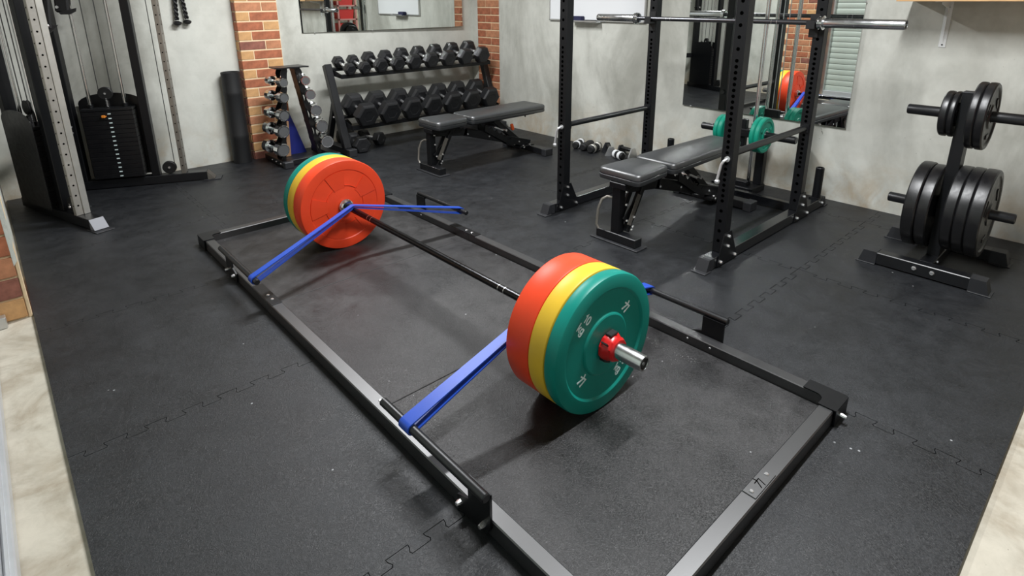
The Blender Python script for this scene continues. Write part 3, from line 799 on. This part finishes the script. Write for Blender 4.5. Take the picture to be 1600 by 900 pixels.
def bench(label, loc, back_w1, back_dz):
    t = thing('weight_bench', label, 'bench', 'adjustable benches', loc)
    obj('seat_pad', pad(MB(), 0, .285, 0, .262, .235, .332, .395), 'vinyl', t)
    bk = pad(MB(), 0, .770, 0, .262, back_w1, 0, .062)
    o = obj('back_pad', bk, 'vinyl', t); o.location = (.312, 0, .333); o.rotation_euler = (0, back_dz, 0)
    obj('back_plate', MB().box((.39, 0, -.012), (.66, .10, .02), None, .003), 'powder', o)
    for s in (-1, 1): obj('screw', MB().cyl((.62, s * .04, -.022), (.62, s * .04, -.034), .006, 8), 'powder', o)
    # front foot and post
    ff = obj('front_foot', MB().span((.0, -.13, .008), (.058, .125, .055), .003), 'powder_gloss', t)
    obj('foot_plate', MB().span((-.018, -.155, 0), (.075, .150, .008), .002), 'cap', ff)
    obj('front_post', MB().beam((.032, .01, .055), (.032, .01, .318), .05, .05, .003).span((.0, -.05, .30), (.26, .05, .332), .003), 'powder', t)
    obj('front_brace', MB().beam((.062, -.022, .058), (.205, -.022, .315), .030, .030, .002).beam((.040, -.03, .12), (.13, -.03, .20), .006, .05).beam((.06, .03, .06), (.19, .03, .31), .012, .03), 'powder', t)
    obj('adjust_strut', MB().beam((.058, -.045, .10), (.135, -.045, .25), .005, .028), 'galv', t)
    for x, z in ((.032, .285), (.035, .215), (.045, .125), (.085, .085), (.092, .135), (.075, .07)):
        bolt((x, -.037 if x < .05 else -.048, z), (0, -1, 0), t, .0075, .008)
    obj('front_handle', MB().tube([(.032, .03, .235), (.02, .075, .235), (.005, .095, .22), (-.012, .105, .17), (-.020, .108, .085), (-.018, .095, .062)], .0075, 8), 'galv', t)
    # spine from under the seat down to the rear foot
    obj('spine', MB().beam((.05, 0, .300), (.34, 0, .262), .06, .055, .003).beam((.31, 0, .268), (1.0, 0, .062), .06, .062, .003), 'powder', t)
    rf = obj('rear_foot', MB().span((.955, -.235, .008), (1.022, .235, .055), .003), 'powder_gloss', t)
    for s in (-1, 1): obj('foot_cap', MB().span((.946, s * .235 - (.02 if s > 0 else .03), 0), (1.032, s * .235 + (.03 if s > 0 else .02), .057), .004), 'cap', rf)
    obj('rear_plate', MB().span((.86, -.06, .040), (1.02, .06, .062), .003), 'powder', t)
    for x in (.90, .97): bolt((x, -.05, .062), (0, 0, 1), t, .009, .006); bolt((x, -.0625, .05), (0, -1, 0), t, .008, .006)
    # toothed ladder and support arm
    mb = MB(); pts = []
    n = 6
    for k in range(n):
        x = .50 + k * .052; z = .27 - k * .030
        pts += [(x, 0, z + .018), (x + .018, 0, z + .028), (x + .030, 0, z + .006), (x + .040, 0, z - .004)]
    low = [(x, 0, z - .045) for x, _, z in (pts[-1], pts[len(pts) // 2], pts[0])]
    for s in (-.045, .038):
        mb.prism([(x, s, z) for x, _, z in pts + low], (0, .007, 0))
    obj('ladder', mb, 'powder', t)
    obj('support_arm', MB().beam((.62, 0, .312), (.90, 0, .085), .045, .045, .003), 'powder', t)
    obj('ladder_pin', MB().cyl((.70, -.07, .225), (.70, .07, .225), .009, 10), 'bolt', t)
    obj('release_lever', MB().beam((.60, -.052, .262), (.68, -.052, .225), .012, .012, .002), 'alu', t)
    for x, z in ((.34, .245), (.55, .195), (.87, .10)): bolt((x, -.032, z), (0, -1, 0), t, .008, .007)
    return t
b1 = bench('black adjustable bench with orange knob in front of the dumbbell rack', (1.087, 1.563, 0), .262, -.0)
obj('orange_knob', MB().lathe([(0, 0), (.012, .002), (.015, .02), (.013, .05), (0, .055)], (.80, -.035, .21), (-.35, -.1, .9), 12), 'orange', b1, 'orange adjustment knob')
bench('black adjustable bench standing inside the power rack', (1.058, -.172, 0), .215, -.0)

# ================================================================== DUMBBELL RACK
dk = thing('dumbbell_rack', 'black two-tier steel dumbbell rack against the back wall', 'dumbbell rack')
for x, tilt in ((.868, 1), (2.50, 1)):
    s = 1 if x < 1 else 1
    up = obj('upright', MB().beam((x + .03, 2.475, .05), (x + .03, 2.708, .715), .06, .055, .003, (0, 1, 0)), 'powder_gloss', dk)
    obj('rear_leg', MB().beam((x + .03, 2.62, .42), (x + .03, 2.80, .05), .045, .045, .003, (0, 1, 0)), 'powder', dk)
    ft = obj('foot', MB().span((x, 2.40, .008), (x + .06, 2.86, .058), .003), 'powder_gloss', dk)
    obj('foot_cap', MB().span((x - .005, 2.365, 0), (x + .065, 2.415, .06), .004), 'cap', ft)
    bolt((x + .03, 2.478, .085), (0, -1, .1), up, .008, .008); bolt((x - .0005, 2.60, .30), (-1, 0, 0), up, .008, .006)
def tier(yf, zf, yr, zr, par):
    """two rails with cross saddles"""
    mb = MB()
    o = obj('tier_rail', MB().beam((.93, yf, zf), (2.50, yf, zf), .045, .022, .002).beam((.93, yf - .024, zf - .004), (2.50, yf - .024, zf - .004), .006, .030), 'powder', par)
    obj('tier_rail', MB().beam((.93, yr, zr), (2.50, yr, zr), .045, .022, .002).beam((.93, yr + .024, zr - .004), (2.50, yr + .024, zr - .004), .006, .034), 'powder', par)
    return o
T1 = ((2.555, .632), (2.735, .672)); T2 = ((2.435, .225), (2.645, .278))
t1 = tier(*T1[0], *T1[1], dk); t2 = tier(*T2[0], *T2[1], dk)
for T, par in ((T1, t1), (T2, t2)):
    for x in (.930, 2.496):
        (yf, zf), (yr, zr) = T
        obj('tier_cheek', MB().prism([(x, yf - .026, zf - .018), (x, yr + .026, zr - .040), (x, yr + .026, zr + .022), (x, yf - .026, zf + .016)], (.004, 0, 0)), 'powder', par)
XT1 = [1.005, 1.138, 1.287, 1.451, 1.615, 1.793, 1.979, 2.175, 2.375]
XT2 = [1.053, 1.270, 1.492, 1.705, 1.925, 2.142, 2.368]
for xs, T, par in ((XT1, T1, t1), (XT2, T2, t2)):
    for a, b in zip(xs, xs[1:]):
        x = (a + b) / 2
        obj('saddle', MB().beam((x, T[0][0] - .02, T[0][1] + .013), (x, T[1][0] + .02, T[1][1] + .013), .042, .004, .001), 'galv', par)
settle(dk, (1.70, 2.63, 0))

# hexagonal rubber dumbbells
def hexdumb(name, label, r, hl, gap, group, cat='dumbbell'):
    """axis along Y, front head at -y; r = corner radius, hl head length, gap = handle length"""
    t = thing(name, label, cat, group)
    h = obj('handle', MB().lathe([(0, -gap / 2 - .01), (.0135, -gap / 2 - .01), (.0125, -gap * .3), (.0155, 0), (.0125, gap * .3), (.0135, gap / 2 + .01), (0, gap / 2 + .01)], (0, 0, 0), (0, 1, 0), 14), 'bolt', t)
    for s in (-1, 1):
        y = s * gap / 2
        obj('head', MB().lathe([(.014, 0), (r * .62, 0), (r * .84, hl * .10), (r, hl * .26), (r, hl * .80), (r * .90, hl * .95), (r * .80, hl), (r * .45, hl), (r * .42, hl * .985), (0, hl * .985)], (0, y, 0), (0, s, 0), 6, 0), 'hexrubber', t, sharp=.35)
    return t
ORD = ['leftmost', 'second from the left', 'third from the left', 'fourth from the left', 'fifth, in the middle', 'fourth from the right', 'third from the right', 'second from the right', 'rightmost']
R1 = [.050, .052, .062, .064, .070, .073, .077, .080, .083]
for i, (x, r) in enumerate(zip(XT1, R1)):
    hl = .055 + r * .45; gap = .118
    d = hexdumb('hex_dumbbell', 'black hexagonal dumbbell %s on the top tier of the rack' % ORD[i], r, hl, gap, 'hex dumbbells on the top tier')
    a = math.atan2(T1[1][1] - T1[0][1], T1[1][0] - T1[0][0])
    ym, zm = (T1[0][0] + T1[1][0]) / 2, (T1[0][1] + T1[1][1]) / 2
    d.rotation_euler = (a, 0, 0)
    off = r * .866 + .0155
    d.location = (x, ym - math.sin(a) * off - .012, zm + math.cos(a) * off + .0)
ORD2 = ['leftmost', 'second from the left', 'third from the left', 'in the middle', 'third from the right', 'second from the right', 'rightmost']
R2 = [.105, .104, .103, .103, .103, .103, .102]
for i, (x, r) in enumerate(zip(XT2, R2)):
    d = hexdumb('hex_dumbbell', 'large black hexagonal dumbbell %s on the lower tier of the rack' % ORD2[i], r, .105, .115, 'hex dumbbells on the lower tier')
    a = math.atan2(T2[1][1] - T2[0][1], T2[1][0] - T2[0][0])
    ym, zm = (T2[0][0] + T2[1][0]) / 2, (T2[0][1] + T2[1][1]) / 2
    d.rotation_euler = (a, 0, 0)
    off = r * .866 + .0155
    d.location = (x, ym - math.sin(a) * off - .01, zm + math.cos(a) * off)
d = hexdumb('hex_dumbbell', 'black hexagonal dumbbell on the floor under the left end of the rack', .075, .085, .11, 'hex dumbbells on the floor')
d.location = (1.035, 2.56, .065); d.rotation_euler = (0, 0, -.12)
d = hexdumb('hex_dumbbell', 'black hexagonal dumbbell on the floor deep under the rack', .062, .08, .11, 'hex dumbbells on the floor')
d.location = (1.245, 2.70, .0537); d.rotation_euler = (0, 0, .25)
kb = thing('kettlebell', 'dark grey kettlebell on the floor behind the dumbbells under the rack', 'kettlebell', None, (1.07, 2.835, 0))
obj('ball', MB().lathe([(0, 0), (.05, 0), (.075, .025), (.085, .07), (.075, .115), (.045, .14), (0, .148)], (0, 0, 0), (0, 0, 1), 20), 'matte', kb)
obj('handle', MB().tube([(-.045, 0, .12), (-.055, 0, .17), (-.03, 0, .205), (.03, 0, .205), (.055, 0, .17), (.045, 0, .12)], .014, 8), 'matte', kb)

# ================================================================== CHROME DUMBBELL TOWER
tw = thing('dumbbell_tower', 'black A-shaped tower rack of chrome dumbbells by the brick pier', 'dumbbell rack')
FL = [(.405, 2.55, .745), (.375, 2.55, .05)]
def serrated(xt, xb, y, par, outer):
    """sheet metal upright with a scalloped outer edge"""
    n = 36; inn = []; out = []
    for k in range(n + 1):
        f = k / n; z = .735 - f * .69; x = xt + (xb - xt) * f
        wv = .018 * math.sin(f * 5 * 2 * PI)
        inn.append((x + (.022 if outer < 0 else -.022) + (.010 if outer < 0 else -.010) * math.sin(f * 5 * 2 * PI + .8), y, z)); out.append((x + outer * .010 + outer * wv * .6, y, z))
    return obj('scalloped_upright', MB().prism(inn + out[::-1], (0, .004, 0)), 'powder_gloss', par)
for y in (2.505, 2.60): serrated(.460, .375, y, tw, -1); serrated(.575, .692, y, tw, 1)
obj('front_web', MB().beam((.485, 2.5545, .73), (.400, 2.5545, .05), .012, .090, .002, (0, 1, 0)), 'powder', tw)
obj('front_web', MB().beam((.550, 2.5545, .73), (.667, 2.5545, .05), .012, .090, .002, (0, 1, 0)), 'powder', tw)
obj('top_tray', MB().prism([(.39, 2.49, .738), (.42, 2.46, .738), (.50, 2.475, .738), (.55, 2.46, .738), (.60, 2.47, .738), (.635, 2.45, .738), (.645, 2.47, .738), (.625, 2.53, .738), (.63, 2.63, .738), (.52, 2.61, .738), (.40, 2.63, .738)], (0, 0, .010)), 'powder_gloss', tw)
for x in (.345, .730):
    f = obj('foot', MB().span((x, 2.41, .006), (x + .065, 2.80, .05), .003), 'powder_gloss', tw)
    obj('foot_cap', MB().span((x - .003, 2.385, 0), (x + .068, 2.43, .052), .005), 'cap', f)
    for y in (2.47, 2.56, 2.64): bolt((x, y, .028), (-1, 0, 0), f, .007, .005)
obj('cross_beam', MB().span((.41, 2.44, .012), (.73, 2.49, .048), .002), 'powder_gloss', tw)
settle(tw, (.55, 2.58, 0))
def chromedumb(label, r, loc, cant):
    t = thing('chrome_dumbbell', label, 'dumbbell', 'chrome dumbbells on the tower', loc)
    hl = .030 + r * .9; gap = .115
    h = obj('handle', MB().lathe([(0, -gap / 2 - .01), (.012, -gap / 2 - .01), (.0135, -.02), (.0155, 0), (.0135, .02), (.012, gap / 2 + .01), (0, gap / 2 + .01)], (0, 0, 0), (0, 1, 0), 12), 'chrome', t)
    for s in (-1, 1):
        hd = obj('head', MB().lathe([(.013, 0), (r * .7, 0), (r, r * .18), (r, hl - r * .15), (r * .92, hl), (r * .80, hl), (r * .78, hl - .003), (0, hl - .003)], (0, s * gap / 2, 0), (0, s, 0), 12), 'chrome', t, sharp=.35)
        obj('end_cap', MB().lathe([(0, 0), (r * .79, 0), (r * .76, .002), (0, .0025)], (0, s * (gap / 2 + hl - .004), 0), (0, s, 0), 12), 'matte_cap', hd, 'grey end disc')
    t.rotation_euler = (0, 0, cant)
    return t
M['matte_cap'] = mat('grey_end_disc', (.16, .165, .17), .35, .5)
LV = ['top', 'second from the top', 'middle', 'second from the bottom', 'bottom']
LX = [(.438, .641), (.425, .531), (.409, .400), (.390, .280), (.370, .140)]
RX = [(.600, .641), (.626, .533), (.656, .404), (.690, .277), (.722, .147)]
for i in range(5):
    r = [.036, .040, .044, .049, .051][i]
    for side, (x, z) in (('left', LX[i]), ('right', RX[i])):
        chromedumb('chrome dumbbell on the %s side of the tower, %s' % (side, LV[i]), r, (x + (-.022 if side == 'left' else .026), 2.555, z), .10 if side == 'left' else -.26)
bbd = tag(obj('blue_board', MB().prism([(.478, 2.80, 0), (.690, 2.80, 0), (.575, 2.865, .43), (.545, 2.865, .43)], (0, .02, .004)), 'blueboard'), 'dark blue tapered board leaning on the wall behind the tower', 'board')
tag(obj('wooden_plank', MB().box((.520, 2.765, .145), (.05, .02, .29), (-.03, .05, 0), .002), 'plank'), 'short brown wooden plank standing behind the dumbbell tower', 'plank')

# rolled mat
rm = thing('rolled_mat', 'tall rolled black exercise mat standing by the brick pier', 'exercise mat', None, (.186, 2.845, 0))
mb = MB(); nz = 2
outer = []
r = .068
mb.lathe([(r - .012, .0), (r, .001), (r, .19), (r + .0015, .195), (r + .0015, .23), (r, .235), (r, .53), (r + .0015, .535), (r + .0015, .56), (r, .565), (r, .705), (r - .005, .708), (r - .012, .706), (r - .014, .69), (.03, .69)], (0, 0, 0), (0, 0, 1), 40)
obj('roll', mb, 'foam', rm)
sp = [( (.055 - .0035 * k / 10) * math.cos(k * .35), (.055 - .0035 * k / 10) * math.sin(k * .35), .695) for k in range(90)]
obj('spiral_edge', MB().tube(sp, .003, 5), 'foam', rm)
rm.rotation_euler = (math.radians(-.3), math.radians(0.0), 0)

# ================================================================== FUNCTIONAL TRAINER (two columns in the left corner)
tr = thing('cable_trainer', 'tall black dual-stack cable trainer standing in the left corner', 'gym machine')
def column(org, ang, par, flip):
    ex = Vector((math.cos(ang), math.sin(ang), 0)); ey = Vector((-ex.y, ex.x, 0)) * flip
    O = Vector(org)
    Rm = Matrix((ex, Vector((-ex.y, ex.x, 0)), Vector((0, 0, 1)))).transposed()
    def P(s, v, z): return O + ex * s + ey * v + Vector((0, 0, z))
    def bx(mb, s0, s1, v0, v1, z0, z1, bev=.003):
        mb.box(P((s0 + s1) / 2, (v0 + v1) / 2, (z0 + z1) / 2), (abs(s1 - s0), abs(v1 - v0), abs(z1 - z0)), Rm, bev); return mb
    ft = obj('foot_beam', bx(MB(), -.02, .80, -.036, .036, .004, .062), 'powder_gloss', par)
    # bent chrome-grey tip over a rubber pad
    a = [P(.80, -.037, .062), P(.88, -.037, .008), P(.88, -.037, .002), P(.80, -.037, .002)]
    obj('foot_tip', MB().prism([P(.80, -.037 * flip * flip, .0625), P(.845, -.037, .008), P(.80, -.037, .004)], ey * .074), 'tip' if flip < 0 else 'galv', ft, 'pale metal foot tip')
    obj('foot_pad', bx(MB(), .775, .885, -.048, .048, 0, .005, .001), 'cap', ft)
    zt = 2.12
    obj('column_post', bx(MB(), .455, .505, -.028, .028, .062, zt), 'powder', par)
    if flip < 0:
        hp = obj('drilled_post', bx(MB(), .640, .668, -.002, .036, .062, zt, .002), 'galvmid', par)
        obj('lit_side_face', bx(MB(), .640, .672, -.036, -.003, .062, zt, .002), 'galvlight', hp, 'plain side of the post, coloured paler as its lit face')  # second face of the box post, its lit tone put into the colour
    else:
        hp = obj('drilled_post', bx(MB(), .640, .668, -.036, .036, .062, zt, .002), 'galv', par)
    mb = MB(); z = .12
    while z < zt - .1:
        mb.lathe([(0, .0006), (.0055, .0006), (.0055, 0)], P(.668, .017 if flip < 0 else 0, z), ex, 8)
        for sv in (-1, 1): mb.lathe([(0, .0006), (.0045, .0006), (.0045, 0)], P(.654, sv * .036, z), ey * sv, 8)
        z += .06
    obj('post_holes', mb, 'hole', hp, kind='stuff')
    obj('rear_post', bx(MB(), .015, .075, -.036, .036, .062, zt), 'powder', par)
    obj('top_beam', bx(MB(), -.02, .70, -.036, .036, zt - .0, zt + .06), 'powder', par)
    # low pulley
    pu = obj('pulley', MB().lathe([(0, -.012), (.040, -.012), (.044, -.009), (.036, 0), (.044, .009), (.040, .012), (0, .012)], P(.565, 0, .108), ey, 24), 'matte', par)
    obj('axle_bolt', MB().lathe([(0, 0), (.008, 0), (.008, .007), (0, .008)], P(.565, -.012 if flip > 0 else .012, .108), -ey if flip > 0 else ey, 8), 'bolt', pu)
    # stack of plates with guide rods and shroud
    st = obj('selector_bar', bx(MB(), .262, .282, -.010, .010, .07, .60), 'matte', par)
    for k in range(15):
        z0 = .075 + k * .0305
        p = obj('weight_plate', bx(MB(), .125, .419, -.052, .052, z0, z0 + .029, .0015), 'iron', par)
        if flip > 0:
            obj('number_tab', bx(MB(), .274, .292, -.0535, -.0515, z0 + .010, z0 + .017, 0), 'letter', p)
    obj('stack_head', bx(MB(), .125, .419, -.052, .052, .534, .552, .002), 'powder_gloss', par)
    for s in (.172, .372):
        obj('guide_rod', MB().cyl(P(s, 0, .07), P(s, 0, zt), .0105, 14), 'chrome', par)
        obj('rod_collar', MB().lathe([(.0108, 0), (.018, 0), (.018, .022), (.0108, .022)], P(s, 0, .553), (0, 0, 1), 12), 'powder', par)
    tp = obj('top_pulley', MB().lathe([(0, -.011), (.040, -.011), (.043, -.008), (.036, 0), (.043, .008), (.040, .011), (0, .011)], P(.272, -.005, .645), ey, 24), 'matte', par)
    obj('pulley_bolt', MB().lathe([(0, 0), (.007, 0), (.007, .006), (0, .007)], P(.272, -.017, .645), -ey, 8), 'bolt', tp)
    mb = MB()
    for k in range(6): mb.lathe([(.0, 0), (.006, .002), (.006, .008), (0, .010)], P(.272, -.012, .556 + k * .010), (0, 0, 1), 8)
    obj('chain_pin', mb, 'bolt', tp)
    for s, v in ((.235, 0), (.309, 0)):
        obj('cable', MB().cyl(P(s, v, .645), P(s, v, zt), .0028, 6), 'cable', par)
    obj('cable', MB().cyl(P(.600, 0, .12), P(.600, 0, zt), .0025, 6), 'cable', par)
    # shroud behind the stack, curved top
    sv = .062
    pts = [P(.085, sv, .065), P(.455, sv, .065), P(.455, sv, .575)] + [P(.27 + .185 * math.cos(t), sv, .575 + .065 * math.sin(t)) for t in [PI * k / 12 for k in range(1, 12)]] + [P(.085, sv, .575)]
    obj('shroud', MB().prism(pts, ey * .004), 'iron', par)
    if flip < 0:
        pts2 = [p - ey * (2 * sv + .004) for p in pts]
        obj('shroud', MB().prism(pts2, ey * .004), 'powder', par)
    return P, bx, ey, ex, ft
dv = Vector((.891, -.454))
P2, bx2, ey2, ex2, ft2 = column((-.885, 2.865, 0), math.atan2(-.40, .917), tr, 1)
P1, bx1, ey1, ex1, ft1 = column((-1.150, 2.700, 0), math.atan2(-.952, .305), tr, -1)
# orange selector pin on the right-hand stack
obj('selector_pin', MB().box(P2(.250, -.062, .500), (.022, .014, .018), (0, 0, -.4), .003).cyl(P2(.262, -.055, .500), P2(.262, -.01, .500), .004, 8), 'amber', tr, 'orange selector pin')
fm = MB()
for st in (((-.045, .035), (-.01, .040), (.030, .020), (.0, .012), (-.05, .008)), ((-.02, -.015), (.0, -.038), (.05, -.048)), ((.02, -.010), (.05, -.018))):
    ribbon(fm, st, .0035, (P1(.26, .0665, .40), ex1, (0, 0, 1), ey1), .0008)
obj('faint_logo', fm, 'logo', tr, 'faint grey brush mark')
# link beams between the columns
obj('rear_link', MB().beam(P1(.05, 0, .44), P2(.03, 0, .44), .05, .06, .003), 'powder', tr)
obj('rear_link', MB().beam(P1(.05, 0, 2.14), P2(.03, 0, 2.14), .05, .06, .003), 'powder', tr)
for z in (.44, .40): bolt(P2(.05, -.037, z), -ey2, tr, .008, .006)
bolt(P2(.01, -.037, .03), -ey2, ft2, .009, .005); bolt(P1(.62, .037, .11), ey1, ft1, .009, .008)
# pulley trolleys and hanging grips
def trolley(P, ex, ey, z):
    t = obj('pulley_trolley', MB().beam(P(.69, 0, z - .05), P(.69, 0, z + .05), .07, .02, .003).lathe([(0, -.012), (.038, -.012), (.030, 0), (.038, .012), (0, .012)], P(.735, 0, z), ey, 18), 'matte', tr)
    return t
trolley(P1, ex1, ey1, 1.36); trolley(P2, ex2, ey2, 1.55)
h = obj('hanging_grip', MB().box((-.755, 2.80, 1.215), (.075, .06, .11), (0, .1, -.4), .01).prism([(-.79, 2.77, 1.165), (-.70, 2.745, 1.188), (-.705, 2.745, 1.168), (-.735, 2.75, 1.150), (-.78, 2.77, 1.150)], (.01, .045, 0)), 'matte', tr)
obj('clip', MB().lathe([(0, 0), (.009, 0), (.009, .012), (0, .014)], (-.790, 2.765, 1.195), (-.3, -1, 0), 10), 'bolt', h)
h = obj('hanging_grip', MB().tube([(-.855, 2.5, 1.62), (-.855, 2.5, 1.24), (-.868, 2.5, 1.13), (-.872, 2.5, 1.08)], .014, 8).prism([(-.90, 2.5, 1.085), (-.835, 2.49, 1.098), (-.85, 2.49, 1.078), (-.88, 2.49, 1.052), (-.905, 2.5, 1.045)], (.01, .035, 0)), 'matte', tr)
obj('clip', MB().lathe([(.006, 0), (.011, .002), (.011, .012), (.006, .014)], (-.882, 2.485, 1.095), (-.2, -1, 0), 10), 'bolt', h)
settle(tr, (-.80, 2.55, 0))

# triceps rope hanging on the wall
tp_ = thing('triceps_rope', 'black twisted rope attachment with two knobs hanging on the wall', 'rope attachment')
for x, z in ((-.105, 1.078), (-.040, 1.085)):
    pts = [Vector((-.072, 2.915, 1.62)).lerp(Vector((x, 2.898, z + .02)), k / 60) for k in range(61)]
    rp = MB()
    for ph in (0, PI):
        q = [p + Vector((.0075 * math.cos(k * .9 + ph), .0075 * math.sin(k * .9 + ph), 0)) for k, p in enumerate(pts)]
        rp.tube(q, .0085, 6)
    r_ = obj('rope', rp, 'matte', tp_)
    obj('knob', MB().lathe([(0, -.022), (.016, -.020), (.027, -.008), (.028, .002), (.020, .006), (.010, .012), (0, .012)], (x, 2.898, z), (0, 0, 1), 18), 'matte', r_)
obj('wall_hook', MB().span((-.085, 2.905, 1.60), (-.059, 2.93, 1.66), .003), 'matte', tp_)
settle(tp_, (-.072, 2.93, 1.6))

# ================================================================== PLATE TREE
pe = thing('plate_tree', 'black steel plate tree rack standing by the right wall', 'plate rack')
XP = 1.985; YP = -1.364
for x, y0, y1 in ((1.795, -1.585, -1.135), (2.215, -1.585, -1.135)):
    f = obj('foot', MB().span((x - .028, y0, .005), (x + .028, y1, .062), .003), 'powder_gloss', pe)
    for s, y in ((-1, y0), (1, y1)):
        obj('foot_cap', MB().prism([(x - .031, y - s * .045, .0), (x - .031, y + s * .03, 0), (x - .031, y + s * .012, .064), (x - .031, y - s * .045, .064)], (.062, 0, 0)).span((x - .038, y - s * .045, 0), (x + .038, y + s * .038, .005), .001), 'cap', f)
    if x < 2:
        for y in (-1.335, -1.405): bolt((x - .028, y, .036), (-1, 0, 0), f, .0105, .008)
obj('base_beam', MB().span((1.823, YP - .028, .008), (2.187, YP + .028, .060), .003), 'powder', pe)
bolt((1.90, YP - .028, .045), (0, -1, 0), pe, .006, .006)
obj('mast', MB().prism([(XP - .055, YP - .024, .06), (XP + .055, YP - .024, .06), (XP + .030, YP - .024, .820), (XP - .030, YP - .024, .820)], (0, .048, 0)), 'powder', pe)
obj('mast_cap', MB().span((XP - .032, YP - .026, .820), (XP + .032, YP + .026, .826), .002), 'cap', pe)
for s, z, L in ((1, .722, .205), (-1, .727, .26), (1, .284, .215), (-1, .297, .235)):
    obj('peg', MB().lathe([(0, 0), (.0235, 0), (.0235, L - .004), (.021, L), (.017, L), (.016, L - .006), (0, L - .006)], (XP, YP + s * .018, z), (0, s, 0), 22), 'powder_gloss', pe)
settle(pe, (XP, YP, 0))
def iron_plate(label, y0, s, z, r, th):
    t = thing('iron_plate', label, 'weight plate', 'black plates on the plate tree', (XP, y0, z - .0015))
    ro = r
    obj('plate_body', MB().lathe([(.0255, 0), (.05, 0), (.055, .004), (ro * .84, .004), (ro * .87, 0), (ro - .006, 0), (ro - .001, .005), (ro, th * .5), (ro - .001, th - .005), (ro - .006, th), (ro * .87, th), (ro * .84, th - .006), (.055, th - .006), (.05, th), (.0255, th), (.0255, 0)], (0, 0, 0), (0, s, 0), 56), 'iron', t)
    for k in range(3):
        a = 2 * PI * k / 3 + .6
        rr = ro * .6
        obj('grip_rib', MB().box((rr * math.cos(a), s * (th - .004), rr * math.sin(a)), (ro * .34, .006, .018), (0, -a + PI / 2, 0), .002), 'iron', t)
    return t
off = .026
iron_plate('small black plate innermost on the upper left peg', YP + off, 1, .722, .103, .024)
iron_plate('small black plate outermost on the upper left peg', YP + off + .0255, 1, .722, .103, .030)
iron_plate('medium black plate innermost on the upper right peg', YP - off, -1, .727, .148, .030)
iron_plate('medium black plate outermost on the upper right peg', YP - off - .0315, -1, .727, .148, .034)
iron_plate('large black plate innermost on the lower left peg', YP + off, 1, .284, .198, .046)
iron_plate('large black plate outermost on the lower left peg', YP + off + .0475, 1, .284, .203, .050)
iron_plate('large black plate innermost on the lower right peg', YP - off, -1, .297, .198, .043)
iron_plate('large black plate second on the lower right peg, between two others', YP - off - .0445, -1, .297, .200, .043)
iron_plate('large black plate outermost on the lower right peg', YP - off - .089, -1, .297, .202, .050)

# ================================================================== SMALL WEIGHTS ALONG THE RIGHT WALL
def floor_weight(label, x, y, rz, L, r, strap):
    t = thing('ankle_weight', label, 'ankle weight', 'black ankle weights along the right wall', (x, y, 0), rz)
    obj('padded_roll', MB().lathe([(0, -L / 2), (r * .7, -L / 2), (r, -L / 2 + .012), (r, L / 2 - .012), (r * .7, L / 2), (0, L / 2)], (0, 0, r), (1, 0, 0), 16), 'foam', t)
    for s in (-.25, .25):
        obj('strap', MB().lathe([(r + .0005, -.014), (r + .004, -.012), (r + .004, .012), (r + .0005, .014)], (s * L, 0, r), (1, 0, 0), 16), strap, t)
    return t
floor_weight('black ankle weight with white strap, farthest along the right wall', 2.475, 1.335, .35, .17, .030, 'white')
floor_weight('black ankle weight, second from the far end by the wall', 2.47, 1.235, .25, .18, .032, 'foam')
floor_weight('black ankle weight with grey bands, third from the far end by the wall', 2.455, 1.14, .25, .18, .033, 'galvlight')
def grip(label, x, y, rz):
    t = thing('push_up_grip', label, 'push-up grip', 'push-up grips along the right wall', (x, y, 0), rz)
    obj('handle', MB().lathe([(0, -.065), (.014, -.065), (.017, 0), (.014, .065), (0, .065)], (0, 0, .055), (1, 0, 0), 12), 'matte', t)
    for s in (-1, 1): obj('leg', MB().prism([(s * .070 - .007, -.05, 0), (s * .070 - .007, .05, 0), (s * .070 - .007, .018, .075), (s * .070 - .007, -.018, .075)], (.014, 0, 0)), 'cap' if s > 0 else 'alu', t)
    return t
grip('small grey and black push-up grip lying beside the ankle weights', 2.49, 1.015, .9)
grip('small black push-up grip lying close to the rear rack upright', 2.535, .87, 1.4)
floor_weight('black ankle weight with pale band, nearest to the rack upright', 2.42, .865, 1.3, .12, .030, 'white')

# ================================================================== STORAGE SEEN IN THE BACK MIRROR (near end of the room)
su = thing('storage_rack', 'faded red steel storage rack reflected in the back mirror', 'storage rack')
for x in (1.26, 1.60):
    for y in (-2.95, -2.62): obj('post', MB().span((x, y, ZS), (x + .03, y + .03, 1.9)), 'pinkshelf', su)
for z in (.30, .62, .86, 1.10, 1.34, 1.60): obj('shelf', MB().span((1.26, -2.95, z), (1.63, -2.59, z + .025)), 'pinkshelf', su)
settle(su, (1.445, -2.77, ZS))
for z, lab in ((.645, 'red plastic crate on the second lowest shelf of the storage rack'), (.885, 'red plastic crate on the middle shelf of the storage rack'), (1.125, 'red plastic crate on the upper shelf of the storage rack')):
    c = thing('storage_crate', lab, 'crate', 'red crates on the storage rack', (1.445, -2.77, z + .0005))
    obj('tub', MB().prism([(-.12, -.14, 0), (.12, -.14, 0), (.15, -.14, .16), (-.15, -.14, .16)], (0, .28, 0)), 'maroon', c)
    obj('rim', MB().span((-.155, -.145, .15), (.155, .145, .162), .002), 'maroon', c)
for k, (x, wd, lab) in enumerate(((1.16, .11, 'weathered timber post next to the storage rack, seen in the back mirror'), (1.02, .07, 'narrower weathered timber post farther from the storage rack, seen in the back mirror'))):
    tag(obj('timber_post', MB().box((x, -2.85, 1.0), (wd, .09, 2.02), (0, .01 * k, .1), .004), 'oldwood'), lab, 'timber')
